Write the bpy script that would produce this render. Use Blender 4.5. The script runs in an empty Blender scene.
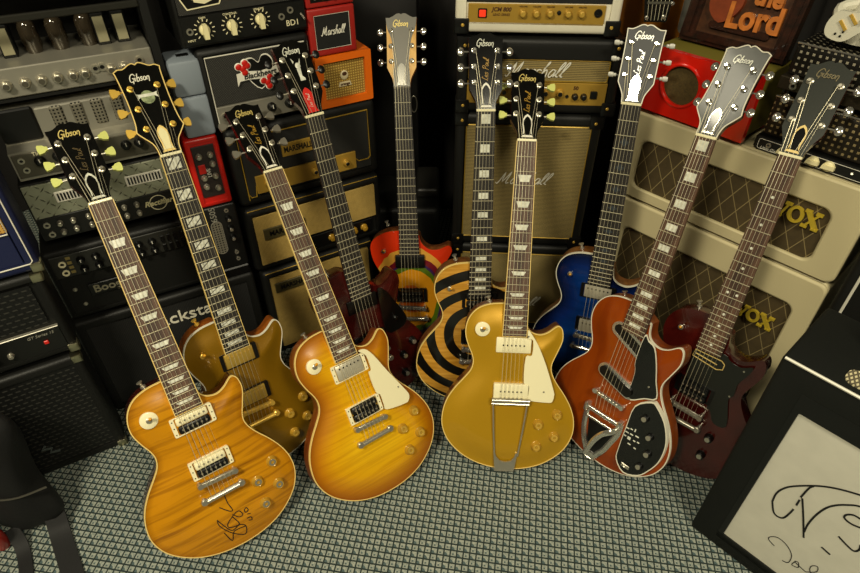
import bpy, bmesh, math, random
import numpy as np
from mathutils import Matrix, Vector
random.seed(7)
PI=math.pi
SC=bpy.context.scene; COL=SC.collection
# ------------------------------------------------------------------ materials
def lin(h):
    if isinstance(h,str):
        h=h.lstrip('#'); c=[int(h[i:i+2],16)/255 for i in (0,2,4)]
        return tuple((x/12.92 if x<=.04045 else ((x+.055)/1.055)**2.4) for x in c)+(1,)
    return tuple(h)+(1,) if len(h)==3 else tuple(h)
_M={}
def nmat(name):
    m=bpy.data.materials.new(name); m.use_nodes=True
    nt=m.node_tree; b=nt.nodes['Principled BSDF']
    return m,nt,b
def P(name,col,rough=.5,metal=0,coat=0,noise=.0,nscale=40,bump=0,bscale=200,spec=.5,emis=None):
    if name in _M: return _M[name]
    m,nt,b=nmat(name); c=lin(col)
    b.inputs['Base Color'].default_value=c; b.inputs['Roughness'].default_value=rough
    b.inputs['Metallic'].default_value=metal; b.inputs['Coat Weight'].default_value=coat
    b.inputs['Coat Roughness'].default_value=.08; b.inputs['Specular IOR Level'].default_value=spec
    tc=nt.nodes.new('ShaderNodeTexCoord')
    if noise:
        n=nt.nodes.new('ShaderNodeTexNoise'); n.inputs['Scale'].default_value=nscale; n.inputs['Detail'].default_value=4
        nt.links.new(tc.outputs['Object'],n.inputs['Vector'])
        r=nt.nodes.new('ShaderNodeValToRGB'); r.color_ramp.elements[0].position=.3; r.color_ramp.elements[1].position=.7
        r.color_ramp.elements[0].color=tuple(x*(1-noise) for x in c[:3])+(1,); r.color_ramp.elements[1].color=tuple(min(1,x*(1+noise)) for x in c[:3])+(1,)
        nt.links.new(n.outputs['Fac'],r.inputs['Fac']); nt.links.new(r.outputs['Color'],b.inputs['Base Color'])
    if bump:
        n=nt.nodes.new('ShaderNodeTexNoise'); n.inputs['Scale'].default_value=bscale; n.inputs['Detail'].default_value=3
        nt.links.new(tc.outputs['Object'],n.inputs['Vector'])
        bp=nt.nodes.new('ShaderNodeBump'); bp.inputs['Strength'].default_value=bump; bp.inputs['Distance'].default_value=.001
        nt.links.new(n.outputs['Fac'],bp.inputs['Height']); nt.links.new(bp.outputs['Normal'],b.inputs['Normal'])
    if emis:
        b.inputs['Emission Color'].default_value=c; b.inputs['Emission Strength'].default_value=emis
    _M[name]=m; return m
def mathn(nt,op,a,b_=None,c_=None):
    n=nt.nodes.new('ShaderNodeMath'); n.operation=op
    for i,x in enumerate((a,b_,c_)):
        if x is None: continue
        if isinstance(x,(int,float)): n.inputs[i].default_value=x
        else: nt.links.new(x,n.inputs[i])
    return n.outputs[0]
def dotv(nt,vec,d):
    n=nt.nodes.new('ShaderNodeVectorMath'); n.operation='DOT_PRODUCT'; nt.links.new(vec,n.inputs[0]); n.inputs[1].default_value=d
    return n.outputs['Value']
def mixc(nt,fac,a,b_):
    n=nt.nodes.new('ShaderNodeMix'); n.data_type='RGBA'
    if isinstance(fac,(int,float)): n.inputs[0].default_value=fac
    else: nt.links.new(fac,n.inputs[0])
    for i,x in ((6,a),(7,b_)):
        if isinstance(x,tuple): n.inputs[i].default_value=x
        else: nt.links.new(x,n.inputs[i])
    return n.outputs[2]
def patt(name,c1,c2,lines,rough=.8,comb='MAXIMUM',metal=0,bump=.3,noise=.15):
    """grille cloth or mesh: sets of parallel lines (direction, lines per metre, line width share)"""
    if name in _M: return _M[name]
    m,nt,b=nmat(name); tc=nt.nodes.new('ShaderNodeTexCoord'); v=tc.outputs['Object']; acc=None
    for d,fr,du in lines:
        s=mathn(nt,'FRACT',mathn(nt,'MULTIPLY',dotv(nt,v,d),fr)); l=mathn(nt,'LESS_THAN',s,du)
        acc=l if acc is None else mathn(nt,comb,acc,l)
    c1=lin(c1); c2=lin(c2)
    n=nt.nodes.new('ShaderNodeTexNoise'); n.inputs['Scale'].default_value=60; nt.links.new(v,n.inputs['Vector'])
    ca=mixc(nt,n.outputs['Fac'],tuple(x*(1-noise) for x in c1[:3])+(1,),tuple(x*(1+noise) for x in c1[:3])+(1,))
    nt.links.new(mixc(nt,acc,ca,c2),b.inputs['Base Color']); b.inputs['Roughness'].default_value=rough; b.inputs['Metallic'].default_value=metal
    bp=nt.nodes.new('ShaderNodeBump'); bp.inputs['Strength'].default_value=bump; bp.inputs['Distance'].default_value=.001
    nt.links.new(acc,bp.inputs['Height']); nt.links.new(bp.outputs['Normal'],b.inputs['Normal'])
    _M[name]=m; return m
def ramp(nt,fac,stops):
    r=nt.nodes.new('ShaderNodeValToRGB'); cr=r.color_ramp
    while len(cr.elements)<len(stops): cr.elements.new(.5)
    for e,(p,c) in zip(cr.elements,stops): e.position=p; e.color=lin(c)
    nt.links.new(fac,r.inputs['Fac']); return r.outputs['Color']
def maple(name,stops,edge=.12,stripe=.35,sx=7,sy=95,tilt=.08,rough=.25,dark='#6a2f05',coat=.3,wav=.02,lo=.45,hi=.62):
    """lacquered figured maple: colour by distance from the edge (the dyed burst of the finish) and curl figure"""
    m,nt,b=nmat(name); tc=nt.nodes.new('ShaderNodeTexCoord'); at=nt.nodes.new('ShaderNodeAttribute'); at.attribute_name='edge'
    base=ramp(nt,mathn(nt,'DIVIDE',at.outputs['Fac'],edge),stops)
    mp=nt.nodes.new('ShaderNodeMapping'); mp.inputs['Rotation'].default_value=(0,0,tilt); mp.inputs['Scale'].default_value=(sx,sy,1)
    nt.links.new(tc.outputs['Object'],mp.inputs['Vector'])
    n=nt.nodes.new('ShaderNodeTexNoise'); n.inputs['Scale'].default_value=1; n.inputs['Detail'].default_value=3; n.inputs['Distortion'].default_value=.4
    nt.links.new(mp.outputs['Vector'],n.inputs['Vector'])
    f=mathn(nt,'MULTIPLY',ramp(nt,n.outputs['Fac'],[(lo,'#000000'),(hi,'#ffffff')]),stripe)
    nt.links.new(mixc(nt,f,base,lin(dark)),b.inputs['Base Color'])
    b.inputs['Roughness'].default_value=rough; b.inputs['Coat Weight'].default_value=coat; b.inputs['Coat Roughness'].default_value=.06; b.inputs['Specular IOR Level'].default_value=.35
    return m
def wood(name,c1,c2,sx=4,sy=60,rough=.4,coat=.2):
    if name in _M: return _M[name]
    m,nt,b=nmat(name); tc=nt.nodes.new('ShaderNodeTexCoord')
    mp=nt.nodes.new('ShaderNodeMapping'); mp.inputs['Scale'].default_value=(sy,sx,sy); nt.links.new(tc.outputs['Object'],mp.inputs['Vector'])
    n=nt.nodes.new('ShaderNodeTexNoise'); n.inputs['Scale'].default_value=1; n.inputs['Detail'].default_value=4; nt.links.new(mp.outputs['Vector'],n.inputs['Vector'])
    nt.links.new(ramp(nt,n.outputs['Fac'],[(.35,c1),(.65,c2)]),b.inputs['Base Color'])
    b.inputs['Roughness'].default_value=rough; b.inputs['Coat Weight'].default_value=coat
    _M[name]=m; return m
BLK=P('black_plastic','#0b0b0a',.35); TOLEX=P('black_vinyl','#141412',.5,bump=.5,bscale=500,spec=.35)
CHR=P('chrome','#dedbd0',.16,.88); NICK=P('nickel','#c6c0ae',.28,.8); GOLD=P('gold_metal','#e6bc52',.3,.5)
CREAM=P('cream_plastic','#efe6bd',.35,coat=.2); IVORY=P('ivory_knob','#efe4b0',.4); WHITE=P('white_paint','#e8e4d4',.5)
AMBER=P('amber_knob','#b58a2a',.22,.15,coat=.8); PEARL=P('pearl_inlay','#d2d2c2',.25,noise=.25,nscale=90,coat=.4)
ROSE=wood('rosewood','#35241a','#5f4331',rough=.55,coat=0); EBON=wood('ebony','#1d1916','#2e2924',rough=.5,coat=0)
MAHO=wood('mahogany','#5c2a10','#7d4420',rough=.35,coat=.4); MAHD=wood('dark_cherry_mahogany','#2c0705','#4a110b',rough=.25,coat=.6)
WALN=wood('walnut_brown','#4e2811','#7a4a22',rough=.4,coat=.3); FRETM=P('fret_wire','#d8cfae',.42,.5)
LACQ=P('black_lacquer','#0c0c0b',.14,coat=.6); CASEB=P('corner_plastic','#0e0e0d',.3)
CORN=P('corner_metal','#c9c2a2',.3,1); RED=P('red_plastic','#c61d12',.35); STR=P('string_steel','#d8cfb0',.4,.6)
# ------------------------------------------------------------------ mesh building
def catmull(pts,n=6,closed=False):
    Q=np.array(pts,float); out=[]; N=len(Q)
    for i in range(N if closed else N-1):
        a=Q[(i-1)%N] if closed or i>0 else Q[0]; b_=Q[i]; c=Q[(i+1)%N]; d=Q[(i+2)%N] if closed or i+2<N else Q[-1]
        for t in np.linspace(0,1,n,endpoint=False):
            out.append(.5*(2*b_+(c-a)*t+(2*a-5*b_+4*c-d)*t*t+(3*b_-a-3*c+d)*t**3))
    if not closed: out.append(Q[-1])
    return np.array(out)
def rrect(x0,z0,x1,z1,r,n=5):
    o=[]
    for cx,cz,a in ((x1-r,z1-r,0),(x0+r,z1-r,PI/2),(x0+r,z0+r,PI),(x1-r,z0+r,1.5*PI)):
        for i in range(n+1): o.append((cx+r*math.cos(a+i*PI/2/n),cz+r*math.sin(a+i*PI/2/n)))
    return o
class MB:
    def __init__(s,M=None): s.v=[];s.f=[];s.m=[];s.M=M or Matrix()
    def add(s,vs,fs,mat=0,M=None):
        o=len(s.v); MM=s.M@M if M is not None else s.M
        s.v+= [tuple(MM@Vector(p)) for p in vs]; s.f+=[tuple(i+o for i in f) for f in fs]; s.m+=[mat]*len(fs); return s
    def box(s,x0,x1,y0,y1,z0,z1,mat=0,ch=0,seg=1,M=None):
        bm=bmesh.new(); bmesh.ops.create_cube(bm,size=1)
        for v in bm.verts: v.co=Vector(((x0+x1)/2+v.co.x*(x1-x0),(y0+y1)/2+v.co.y*(y1-y0),(z0+z1)/2+v.co.z*(z1-z0)))
        if ch: bmesh.ops.bevel(bm,geom=list(bm.edges),offset=ch,segments=seg,affect='EDGES',profile=.5)
        bm.verts.index_update(); s.add([v.co[:] for v in bm.verts],[[v.index for v in f.verts] for f in bm.faces],mat,M); bm.free(); return s
    def prism(s,poly,z0,z1,mat=0,side=None,M=None,ch=0):
        n=len(poly); side=mat if side is None else side
        A=sum(poly[i][0]*poly[(i+1)%n][1]-poly[(i+1)%n][0]*poly[i][1] for i in range(n))
        if A<0: poly=list(poly)[::-1]
        if z1<z0: z0,z1=z1,z0
        lo=[(p[0],p[1],z0) for p in poly]; hi=[(p[0],p[1],z1) for p in poly]
        s.add(lo+hi,[tuple(range(n))[::-1]],side,M); o=len(s.v)-2*n
        s.f.append(tuple(o+n+i for i in range(n))); s.m.append(mat)
        for i in range(n): j=(i+1)%n; s.f.append((o+i,o+j,o+n+j,o+n+i)); s.m.append(side)
        return s
    def ring(s,outer,inner,z0,z1,mat=0,M=None):
        n=len(outer); vs=[(p[0],p[1],z) for z in (z0,z1) for L in (outer,inner) for p in L]; fs=[]
        for i in range(n):
            j=(i+1)%n
            fs+=[(i,n+i,n+j,j),(2*n+i,2*n+j,3*n+j,3*n+i),(i,j,2*n+j,2*n+i),(n+i,3*n+i,3*n+j,n+j)]
        return s.add(vs,fs,mat,M)
    def lathe(s,prof,o=(0,0,0),ax=(0,0,1),n=16,mat=0,M=None,flat=(1,1)):
        a=Vector(ax).normalized(); e=a.orthogonal().normalized(); g=a.cross(e); O=Vector(o); vs=[];fs=[]
        for r,h in prof:
            for i in range(n):
                t=2*PI*i/n; vs.append(O+a*h+e*(r*flat[0]*math.cos(t))+g*(r*flat[1]*math.sin(t)))
        for k in range(len(prof)-1):
            for i in range(n): j=(i+1)%n; fs.append((k*n+i,k*n+j,(k+1)*n+j,(k+1)*n+i))
        fs.append(tuple(range(n))[::-1]); fs.append(tuple((len(prof)-1)*n+i for i in range(n)))
        return s.add(vs,fs,mat,M)
    def cyl(s,p0,p1,r0,r1=None,n=12,mat=0,M=None):
        d=Vector(p1)-Vector(p0); return s.lathe([(r0,0),(r0 if r1 is None else r1,d.length)],p0,d,n,mat,M)
    def tube(s,path,r,n=6,mat=0,closed=False,M=None,flat=None):
        Q=[Vector(p) for p in path]; N=len(Q); vs=[];fs=[]; up=None
        for i,p in enumerate(Q):
            a=Q[(i-1)%N] if (closed or i>0) else Q[0]; b=Q[(i+1)%N] if (closed or i<N-1) else Q[-1]
            t=(b-a); t=t.normalized() if t.length>1e-9 else Vector((0,0,1))
            if up is None: up=t.orthogonal().normalized() if flat is None else Vector(flat)
            if flat is not None: up=Vector(flat)
            e=(up-t*up.dot(t)); e=e.normalized() if e.length>1e-6 else t.orthogonal().normalized(); up=e if flat is None else up
            g=t.cross(e); rr=r[i] if isinstance(r,(list,tuple)) and not isinstance(r,tuple) else r
            ra,rb=(rr if isinstance(rr,tuple) else (rr,rr))
            for k in range(n): th=2*PI*k/n+PI/n; vs.append(p+e*(ra*math.cos(th))+g*(rb*math.sin(th)))
        for i in range(N if closed else N-1):
            j=(i+1)%N
            for k in range(n): l=(k+1)%n; fs.append((i*n+k,i*n+l,j*n+l,j*n+k))
        if not closed: fs+= [tuple(range(n))[::-1],tuple((N-1)*n+k for k in range(n))]
        return s.add(vs,fs,mat,M)
    def ell(s,c,r,n=14,k=9,mat=0,M=None):
        prof=[(max(1e-5,math.sin(PI*i/k)),-math.cos(PI*i/k)) for i in range(k+1)]
        Q=Matrix.Translation(c)@Matrix.Diagonal((r[0],r[1],r[2],1)); return s.lathe(prof,n=n,mat=mat,M=(M@Q if M is not None else Q))
    def build(s,name,mats,parent=None,smooth=35,M=None):
        me=bpy.data.meshes.new(name); me.from_pydata(s.v,[],s.f)
        for m in (mats if isinstance(mats,(list,tuple)) else [mats]): me.materials.append(m)
        me.polygons.foreach_set('material_index',s.m)
        bm=bmesh.new(); bm.from_mesh(me); bmesh.ops.recalc_face_normals(bm,faces=bm.faces); bm.to_mesh(me); bm.free()
        if smooth:
            me.polygons.foreach_set('use_smooth',[True]*len(me.polygons)); me.set_sharp_from_angle(angle=math.radians(smooth))
        o=bpy.data.objects.new(name,me); COL.objects.link(o)
        if parent is not None: o.parent=parent
        if M is not None: o.matrix_local=M
        return o
def copyobj(o,parent,M=None):
    c=o.copy(); COL.objects.link(c); c.parent=parent
    if M is not None: c.matrix_local=M
    for ch in list(o.children): copyobj(ch,c)
    return c
def thing(name,label,cat,M=None,group=None):
    o=bpy.data.objects.new(name,None); COL.objects.link(o); o.empty_display_size=.05
    if M is not None: o.matrix_world=M
    o['label']=label; o['category']=cat
    if group: o['group']=group
    return o
def tag(o,label,cat,group=None):
    o['label']=label; o['category']=cat
    if group: o['group']=group
    return o
def struct(o): o['kind']='structure'; return o
T_=Matrix.Translation
# block lettering from the built-in face, turned into flat raised meshes
def textmesh(s,txt,size,M,mat=0,ext=.0006,shear=0,bold=0,align='CENTER',sx=1):
    c=bpy.data.curves.new('t','FONT'); c.body=txt; c.size=size; c.extrude=ext; c.shear=shear; c.offset=bold; c.align_x=align; c.align_y='CENTER'; c.resolution_u=3
    o=bpy.data.objects.new('t',c); COL.objects.link(o); bpy.context.view_layer.update()
    me=bpy.data.meshes.new_from_object(o.evaluated_get(bpy.context.evaluated_depsgraph_get()))
    s.add([(v.co.x*sx,v.co.y,v.co.z) for v in me.vertices],[tuple(p.vertices) for p in me.polygons],mat,M)
    bpy.data.objects.remove(o); bpy.data.meshes.remove(me); bpy.data.curves.remove(c); return s
GL={'G':(.8,[[(.78,.82),(.6,1),(.3,.97),(.06,.6),(.1,.12),(.36,-.05),(.66,.1),(.7,.42),(.42,.42)],[(.7,.4),(.6,-.3)]]),
'i':(.3,[[(.08,.5),(.1,.1),(.25,.05)],[(.1,.72),(.13,.8)]]),'b':(.55,[[(.12,1),(.1,.05),(.38,0),(.5,.25),(.36,.5),(.12,.36)]]),
's':(.5,[[(.45,.42),(.25,.5),(.1,.38),(.38,.2),(.3,.02),(.05,.05)]]),'o':(.55,[[(.28,.5),(.1,.38),(.1,.12),(.28,0),(.46,.12),(.46,.38),(.28,.5)]]),
'n':(.55,[[(.1,.5),(.1,0)],[(.1,.35),(.3,.5),(.45,.35),(.46,0),(.5,-.25)]]),'L':(.6,[[(.5,.85),(.32,1),(.24,.6),(.16,.1),(.02,.02),(.3,.1),(.6,-.05)]]),
'e':(.5,[[(.1,.25),(.42,.3),(.32,.5),(.12,.4),(.1,.1),(.3,0),(.5,.1)]]),'P':(.65,[[(.15,-.05),(.22,1)],[(.05,.8),(.4,1),(.62,.78),(.45,.52),(.2,.5)]]),
'a':(.55,[[(.45,.45),(.2,.5),(.08,.2),(.25,0),(.42,.2),(.46,.48),(.52,.02)]]),'u':(.55,[[(.08,.5),(.12,.1),(.3,0),(.44,.2),(.46,.5),(.52,0)]]),
'l':(.35,[[(.05,.1),(.32,.8),(.24,1),(.12,.7),(.14,.1),(.33,.05)]]),'M':(1.05,[[(-.1,.1),(.1,.05),(.25,.95),(.4,.15),(.72,1),(.74,.1),(1.0,.1)]]),
'r':(.42,[[(.06,.5),(.14,.45),(.12,0)],[(.13,.3),(.28,.5),(.42,.42)]]),'h':(.55,[[(.05,.5),(.24,.95),(.14,.9),(.1,0)],[(.12,.3),(.3,.5),(.42,.3),(.48,0)]]),
'D':(.8,[[(.2,1),(.15,0),(.5,.05),(.75,.5),(.5,.95),(.05,.95)]]),' ':(.35,[])}
def script(s,txt,size,M,r=.0006,mat=0,shear=.25,sx=1.0):
    W=sum(GL[c][0] for c in txt)*sx; x=-W/2
    for c in txt:
        w,st=GL[c]
        for q in st:
            path=catmull([((x+a*sx+(b-.4)*shear)*size,(b-.4)*size,0) for a,b in q],3)
            s.tube(path,(r*.5,r),n=4,mat=mat,M=M,flat=(0,0,1))
        x+=w*sx
    return s
# ------------------------------------------------------------------ guitars
LPO=[(-.0285,.372),(-.061,.375),(-.089,.386),(-.107,.405),(-.116,.428),(-.117,.454),(-.109,.481),(-.099,.504),(-.095,.524),(-.100,.545),(-.115,.566),(-.136,.592),(-.154,.622),(-.164,.655),(-.165,.693),(-.151,.731),(-.124,.763),(-.088,.788),(-.045,.804),(0,.810),(.045,.808),(.088,.796),(.124,.774),(.151,.745),(.166,.708),(.166,.670),(.155,.635),(.137,.603),(.114,.571),(.101,.546),(.099,.523),(.110,.492),(.120,.462),(.119,.439),(.113,.427),(.103,.426),(.084,.441),(.065,.448),(.045,.443),(.033,.430),(.0285,.405)]
ZOO=[(-.0285,.385),(-.067,.390),(-.100,.408),(-.114,.434),(-.107,.481),(-.080,.535),(-.075,.570),(-.092,.625),(-.098,.665),(-.088,.700),(-.045,.760),(0,.800),(.025,.775),(.071,.712),(.092,.668),(.088,.625),(.070,.570),(.078,.530),(.105,.480),(.120,.452),(.118,.436),(.108,.432),(.085,.442),(.062,.444),(.045,.435),(.033,.420),(.0285,.40)]
FL=.457; YO=.81
def dist_to(pts,out):
    A=out; B=np.roll(out,-1,0)-out; L=(B**2).sum(1)+1e-12
    d=pts[:,None,:]-A[None]; t=np.clip((d*B).sum(2)/L,0,1); e=d-t[...,None]*B
    return np.sqrt((e**2).sum(2)).min(1)
def guitar(k,name,label,R,T,a,sb,dv,g):
    Rm=Matrix([list(r)+[0] for r in R]+[[0,0,0,1]])
    base=Vector(T)+Rm.to_3x3()@Vector((0,-YO,0)); root=thing(name,label,'guitar',T_(base)@Rm.to_quaternion().to_matrix().to_4x4(),None)
    out=catmull(g.get('outline',LPO),4)
    if 'outline' in g: sb,dv=1,0
    out=out.copy(); out[:,0]*=sb; out[:,1]=(out[:,1]-.6)*sb+.6+dv
    DOME=g.get('dome',.011)
    def smooth(t): t=min(max(t,0),1); return t*t*(3-2*t)
    def zs(u,v):
        e=dist_to(np.array([[u,v]]),out)[0]; return DOME*smooth(e/.06)
    Y=lambda v:YO-v
    # body: carved top over a rim and back
    spine=np.array([[0,.515],[0,.66]]); n=len(out)
    sp=np.c_[np.zeros(n),np.clip(out[:,1],.515,.66)]
    TT=[0,.02,.05,.09,.14,.2,.28,.38,.5,.65,.82,.97]; vs=[];ed=[];fs=[];mt=[]
    for t in TT:
        q=out*(1-t)+sp*t; e=dist_to(q,out); 
        for (u,v),d in zip(q,e): vs.append((u,Y(v),DOME*smooth(d/.06))); ed.append(d)
    NR=len(TT)
    for kk in range(NR-1):
        for i in range(n): j=(i+1)%n; fs.append((kk*n+i,kk*n+j,(kk+1)*n+j,(kk+1)*n+i)); mt.append(0)
    o0=(NR-1)*n
    fs.append(tuple(o0+i for i in range(n))); mt.append(0)
    TH=g.get('thick',.046); cen=np.array([0,.6])
    nrm=np.roll(out,-1,0)-np.roll(out,1,0); nrm=np.c_[-nrm[:,1],nrm[:,0]]; nrm/=np.linalg.norm(nrm,axis=1)[:,None]+1e-9
    if ((out+nrm*.001-cen)**2).sum()>((out-cen)**2).sum(): nrm=-nrm  # inward
    prev=list(range(n))
    for z,ins in ((-.004,0),(-TH*.85,0),(-TH*.96,.002),(-TH,.006)):
        b0=len(vs)
        for (u,v),nn in zip(out,nrm): vs.append((u+nn[0]*ins,Y(v+nn[1]*ins),z)); ed.append(0)
        for i in range(n): j=(i+1)%n; fs.append((prev[i],b0+i,b0+j,prev[j])); mt.append(1)
        prev=list(range(b0,b0+n))
    fs.append(tuple(prev)); mt.append(1)
    b=MB(); b.v=vs;b.f=fs;b.m=mt
    bo=b.build('body',[g['top'],g.get('rim',MAHO)],root,40)
    at=bo.data.attributes.new('edge','FLOAT','POINT'); at.data.foreach_set('value',ed)
    if g.get('bind'):
        b=MB(); sec=[(-.0006,-.006),(-.0006,.0007),(.0014,.0007),(.0014,-.006)]; vs=[];fs=[]
        for (u,v),nn in zip(out,nrm):
            for ins,z in sec: vs.append((u+nn[0]*ins,Y(v+nn[1]*ins),z))
        for i in range(n):
            j=(i+1)%n
            for c in range(4): d=(c+1)%4; fs.append((i*4+c,j*4+c,j*4+d,i*4+d))
        b.add(vs,fs); b.build('body_binding',g['bind'],root,50)
    # neck and fingerboard
    z0=.017-FL*a; zf=lambda v:z0+a*v; hw=lambda v:.0215+.007*v/FL
    b=MB(); vs=[];fs=[]; S=[(0,.012),(.02,.0165),(.2,.018),(.33,.020),(.38,.024),(.43,.03)]
    for v,dp in S:
        for i in range(9):
            t=PI*i/8; vs.append((hw(v)*math.cos(t)*-1,Y(v),zf(v)-.0055-dp*math.sin(t)))
    for i in range(len(S)-1):
        for c in range(8): fs.append((i*9+c,i*9+c+1,(i+1)*9+c+1,(i+1)*9+c))
        fs.append((i*9+8,i*9,(i+1)*9,(i+1)*9+8))
    fs+=[tuple(range(9)),tuple(range(5*9,6*9))]; b.add(vs,fs); b.build('neck',g.get('neckm',MAHO),root)
    FBM=Matrix(((1,0,0,0),(0,-1,-a,0),(0,a,-1,0),(0,0,0,1))); th=math.atan(a)
    NM=T_((0,YO,z0))@Matrix.Rotation(-th,4,'X')   # neck frame: x, -y down the neck, z out of the board
    fb=MB(); fb.prism([(-hw(0),0),(hw(0),0),(hw(FL),-FL),(-hw(FL),-FL)],-.006,0,M=NM); fbo=fb.build('fretboard',g['fb'],root,20)
    if g.get('fbind'):
        b=MB()
        for s in (-1,1): b.prism([(s*hw(0),0),(s*(hw(0)+.0014),0),(s*(hw(FL)+.0014),-FL),(s*hw(FL),-FL)],-.006,.0004,M=NM)
        b.prism([(-hw(FL)-.0014,-FL),(hw(FL)+.0014,-FL),(hw(FL)+.0014,-FL-.0014),(-hw(FL)-.0014,-FL-.0014)],-.006,.0003,M=NM)
        b.build('fretboard_binding',g['fbind'],fbo,20)
    fp=lambda i:.628*(1-2**(-i/12))
    for i in range(1,23):
        v=fp(i); w=hw(v)-.0003
        b=MB(); b.tube([(-w,-v,.0003),(-w+.001,-v,.0009),(w-.001,-v,.0009),(w,-v,.0003)],(.0008,.0008),n=6,M=NM); b.build('fret',FRETM,fbo)
    ins=g.get('inlay')
    if ins:
        for i in ([1,3,5,7,9,12,15,17,19,21] if ins in('block','slash') else [3,5,7,9,12,15,17,19,21]):
            v=(fp(i-1)+fp(i))/2; h=(fp(i)-fp(i-1)); w=hw(v); b=MB()
            if ins=='trap': b.prism([(-w*.66,-v+h*.25),(w*.66,-v+h*.25),(w*.46,-v-h*.25),(-w*.46,-v-h*.25)],-.001,.0003,M=NM)
            elif ins=='block': b.prism([(-w*.5,-v+h*.3),(w*.5,-v+h*.3),(w*.5,-v-h*.3),(-w*.5,-v-h*.3)],-.001,.0003,M=NM)
            elif ins=='slash':
                b.prism([(-w*.6,-v+h*.33),(-w*.6,-v-h*.1),(w*.0,-v+h*.33)],-.001,.0003,M=NM)
                b.prism([(-w*.6,-v-h*.2),(w*.15,-v+h*.33),(w*.6,-v+h*.33),(w*.6,-v+h*.15),(-w*.1,-v-h*.33),(-w*.6,-v-h*.33)],-.001,.0003,M=NM)
                b.prism([(w*.6,-v+h*.05),(w*.6,-v-h*.33),(w*.05,-v-h*.33)],-.001,.0003,M=NM)
            elif ins=='dot':
                for x in ((-.010,.010) if i==12 else (0,)): b.cyl((x,-v,-.001),(x,-v,.0003),.003,n=12,M=NM)
            elif ins=='diamond': b.prism([(-w*.45,-v),(0,-v+h*.3),(w*.45,-v),(0,-v-h*.3)],-.001,.0003,M=NM)
            b.build('inlay',g.get('inlaym',PEARL),fbo,20)
    if k==2:
        b=MB(); textmesh(b,'40th',.016,NM@T_((0,-(fp(14)+fp(15))/2,.0003)),ext=.0002,shear=.2); b.build('anniversary_mark',PEARL,fbo,20)
    b=MB(); b.box(-.0218,.0218,-.001,.0045,-.006,.0022,ch=.0008,M=NM); b.build('nut',g.get('nutm',CREAM),root)
    # headstock
    HM=NM@T_((0,.004,0))@Matrix.Rotation(-math.radians(17),4,'X')
    if g.get('wide'):
        hs=[(.0215,0),(.022,.012),(.026,.026),(.037,.040),(.046,.052),(.0455,.058),(.0425,.075),(.041,.12),(.043,.168),(.045,.179)]; top=[(.036,.184),(.026,.1835),(.014,.190),(.006,.1925),(0,.189)]
    else:
        hs=[(.0215,0),(.022,.010),(.0245,.022),(.031,.036),(.0365,.048),(.0375,.056),(.0375,.12),(.0385,.165),(.0395,.177)]; top=[(.030,.1765),(.022,.180),(.012,.1865),(.005,.1875),(0,.185)]
    HS=g.get('hs',.905); hs=[(x,y*HS) for x,y in hs]; top=[(x,y*HS) for x,y in top]
    half=list(catmull(hs,3))+list(catmull([hs[-1]]+top,3))[1:]
    poly=[tuple(p) for p in half]+[(-p[0],p[1]) for p in half[::-1][1:]]
    b=MB(); b.prism(poly,-.0145,-.0008,mat=0,side=1,M=HM); hso=b.build('headstock',[g.get('hface',LACQ),g.get('hside',MAHD)],root,30)
    if g.get('hplate'):
        pl=[(.0215,0),(.021,.03),(.019,.055),(.0205,.09),(.026,.125),(.036,.150),(.0395,.177)]; pl=[(x,y*HS) for x,y in pl]+top; pl=list(catmull(pl[:7],3))+[p for p in top]
        b=MB(); b.prism([tuple(p) for p in pl]+[(-p[0],p[1]) for p in pl[::-1][1:]],-.0008,.0006,M=HM); b.build('headstock_plate',g['hplate'],hso,30)
    if g.get('hbind'):
        b=MB(); b.tube([(x,y,-.0006) for x,y in poly],(.0014,.0014),n=4,closed=False,M=HM,flat=(0,0,1)); b.build('headstock_binding',g['hbind'],hso,50)
    zt=.0007
    lg=g.get('logo'); 
    if lg: b=MB(); script(b,'Gibson',.0146,HM@T_((-.001,.1615*HS,zt)),r=.0012,sx=.82); b.build('headstock_logo',lg,hso,30)
    if g.get('lespaul'):
        b=MB(); script(b,'Les Paul',.0135,HM@T_((0,.098*HS,zt))@Matrix.Rotation(PI/2-.06,4,'Z'),r=.0006,sx=.9); b.build('headstock_script',g['lespaul'],hso,30)
    tc=g.get('truss')
    if tc:
        def bell(sx,sy,c): return [(x*sx,c+(y-c)*sy) for x,y in [(.0125,.006),(.009,.010),(.0085,.022),(.010,.034),(.0095,.045),(.005,.053),(0,.057),(-.005,.053),(-.0095,.045),(-.010,.034),(-.0085,.022),(-.009,.010),(-.0125,.006)]]
        b=MB(); b.prism(bell(1.12,1.08,.03),0,.0012,mat=0,M=HM); b.prism(bell(.86,.88,.03),.0012,.0018,mat=1,M=HM)
        if g.get('trusstxt'): script(b,g['trusstxt'],.0075,HM@T_((0,.030,.002))@Matrix.Rotation(PI/2,4,'Z'),r=.0004,mat=2)
        b.build('truss_rod_cover',[tc[1],tc[0],g.get('trusstm',PEARL)],hso,30)
    if g.get('crown')=='globe':
        b=MB(); b.cyl((0,.118,0),(0,.118,.0009),.0135,n=24,M=HM); b.prism([(-.021,.114),(-.014,.119),(.014,.119),(.021,.114),(.0185,.122),(.021,.127),(.014,.125),(-.014,.125),(-.021,.127),(-.0185,.122)],.0009,.0014,mat=1,M=HM)
        b.build('headstock_emblem',[P('abalone','#8f9a72',.3,noise=.5,nscale=150),PEARL],hso,30)
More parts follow.
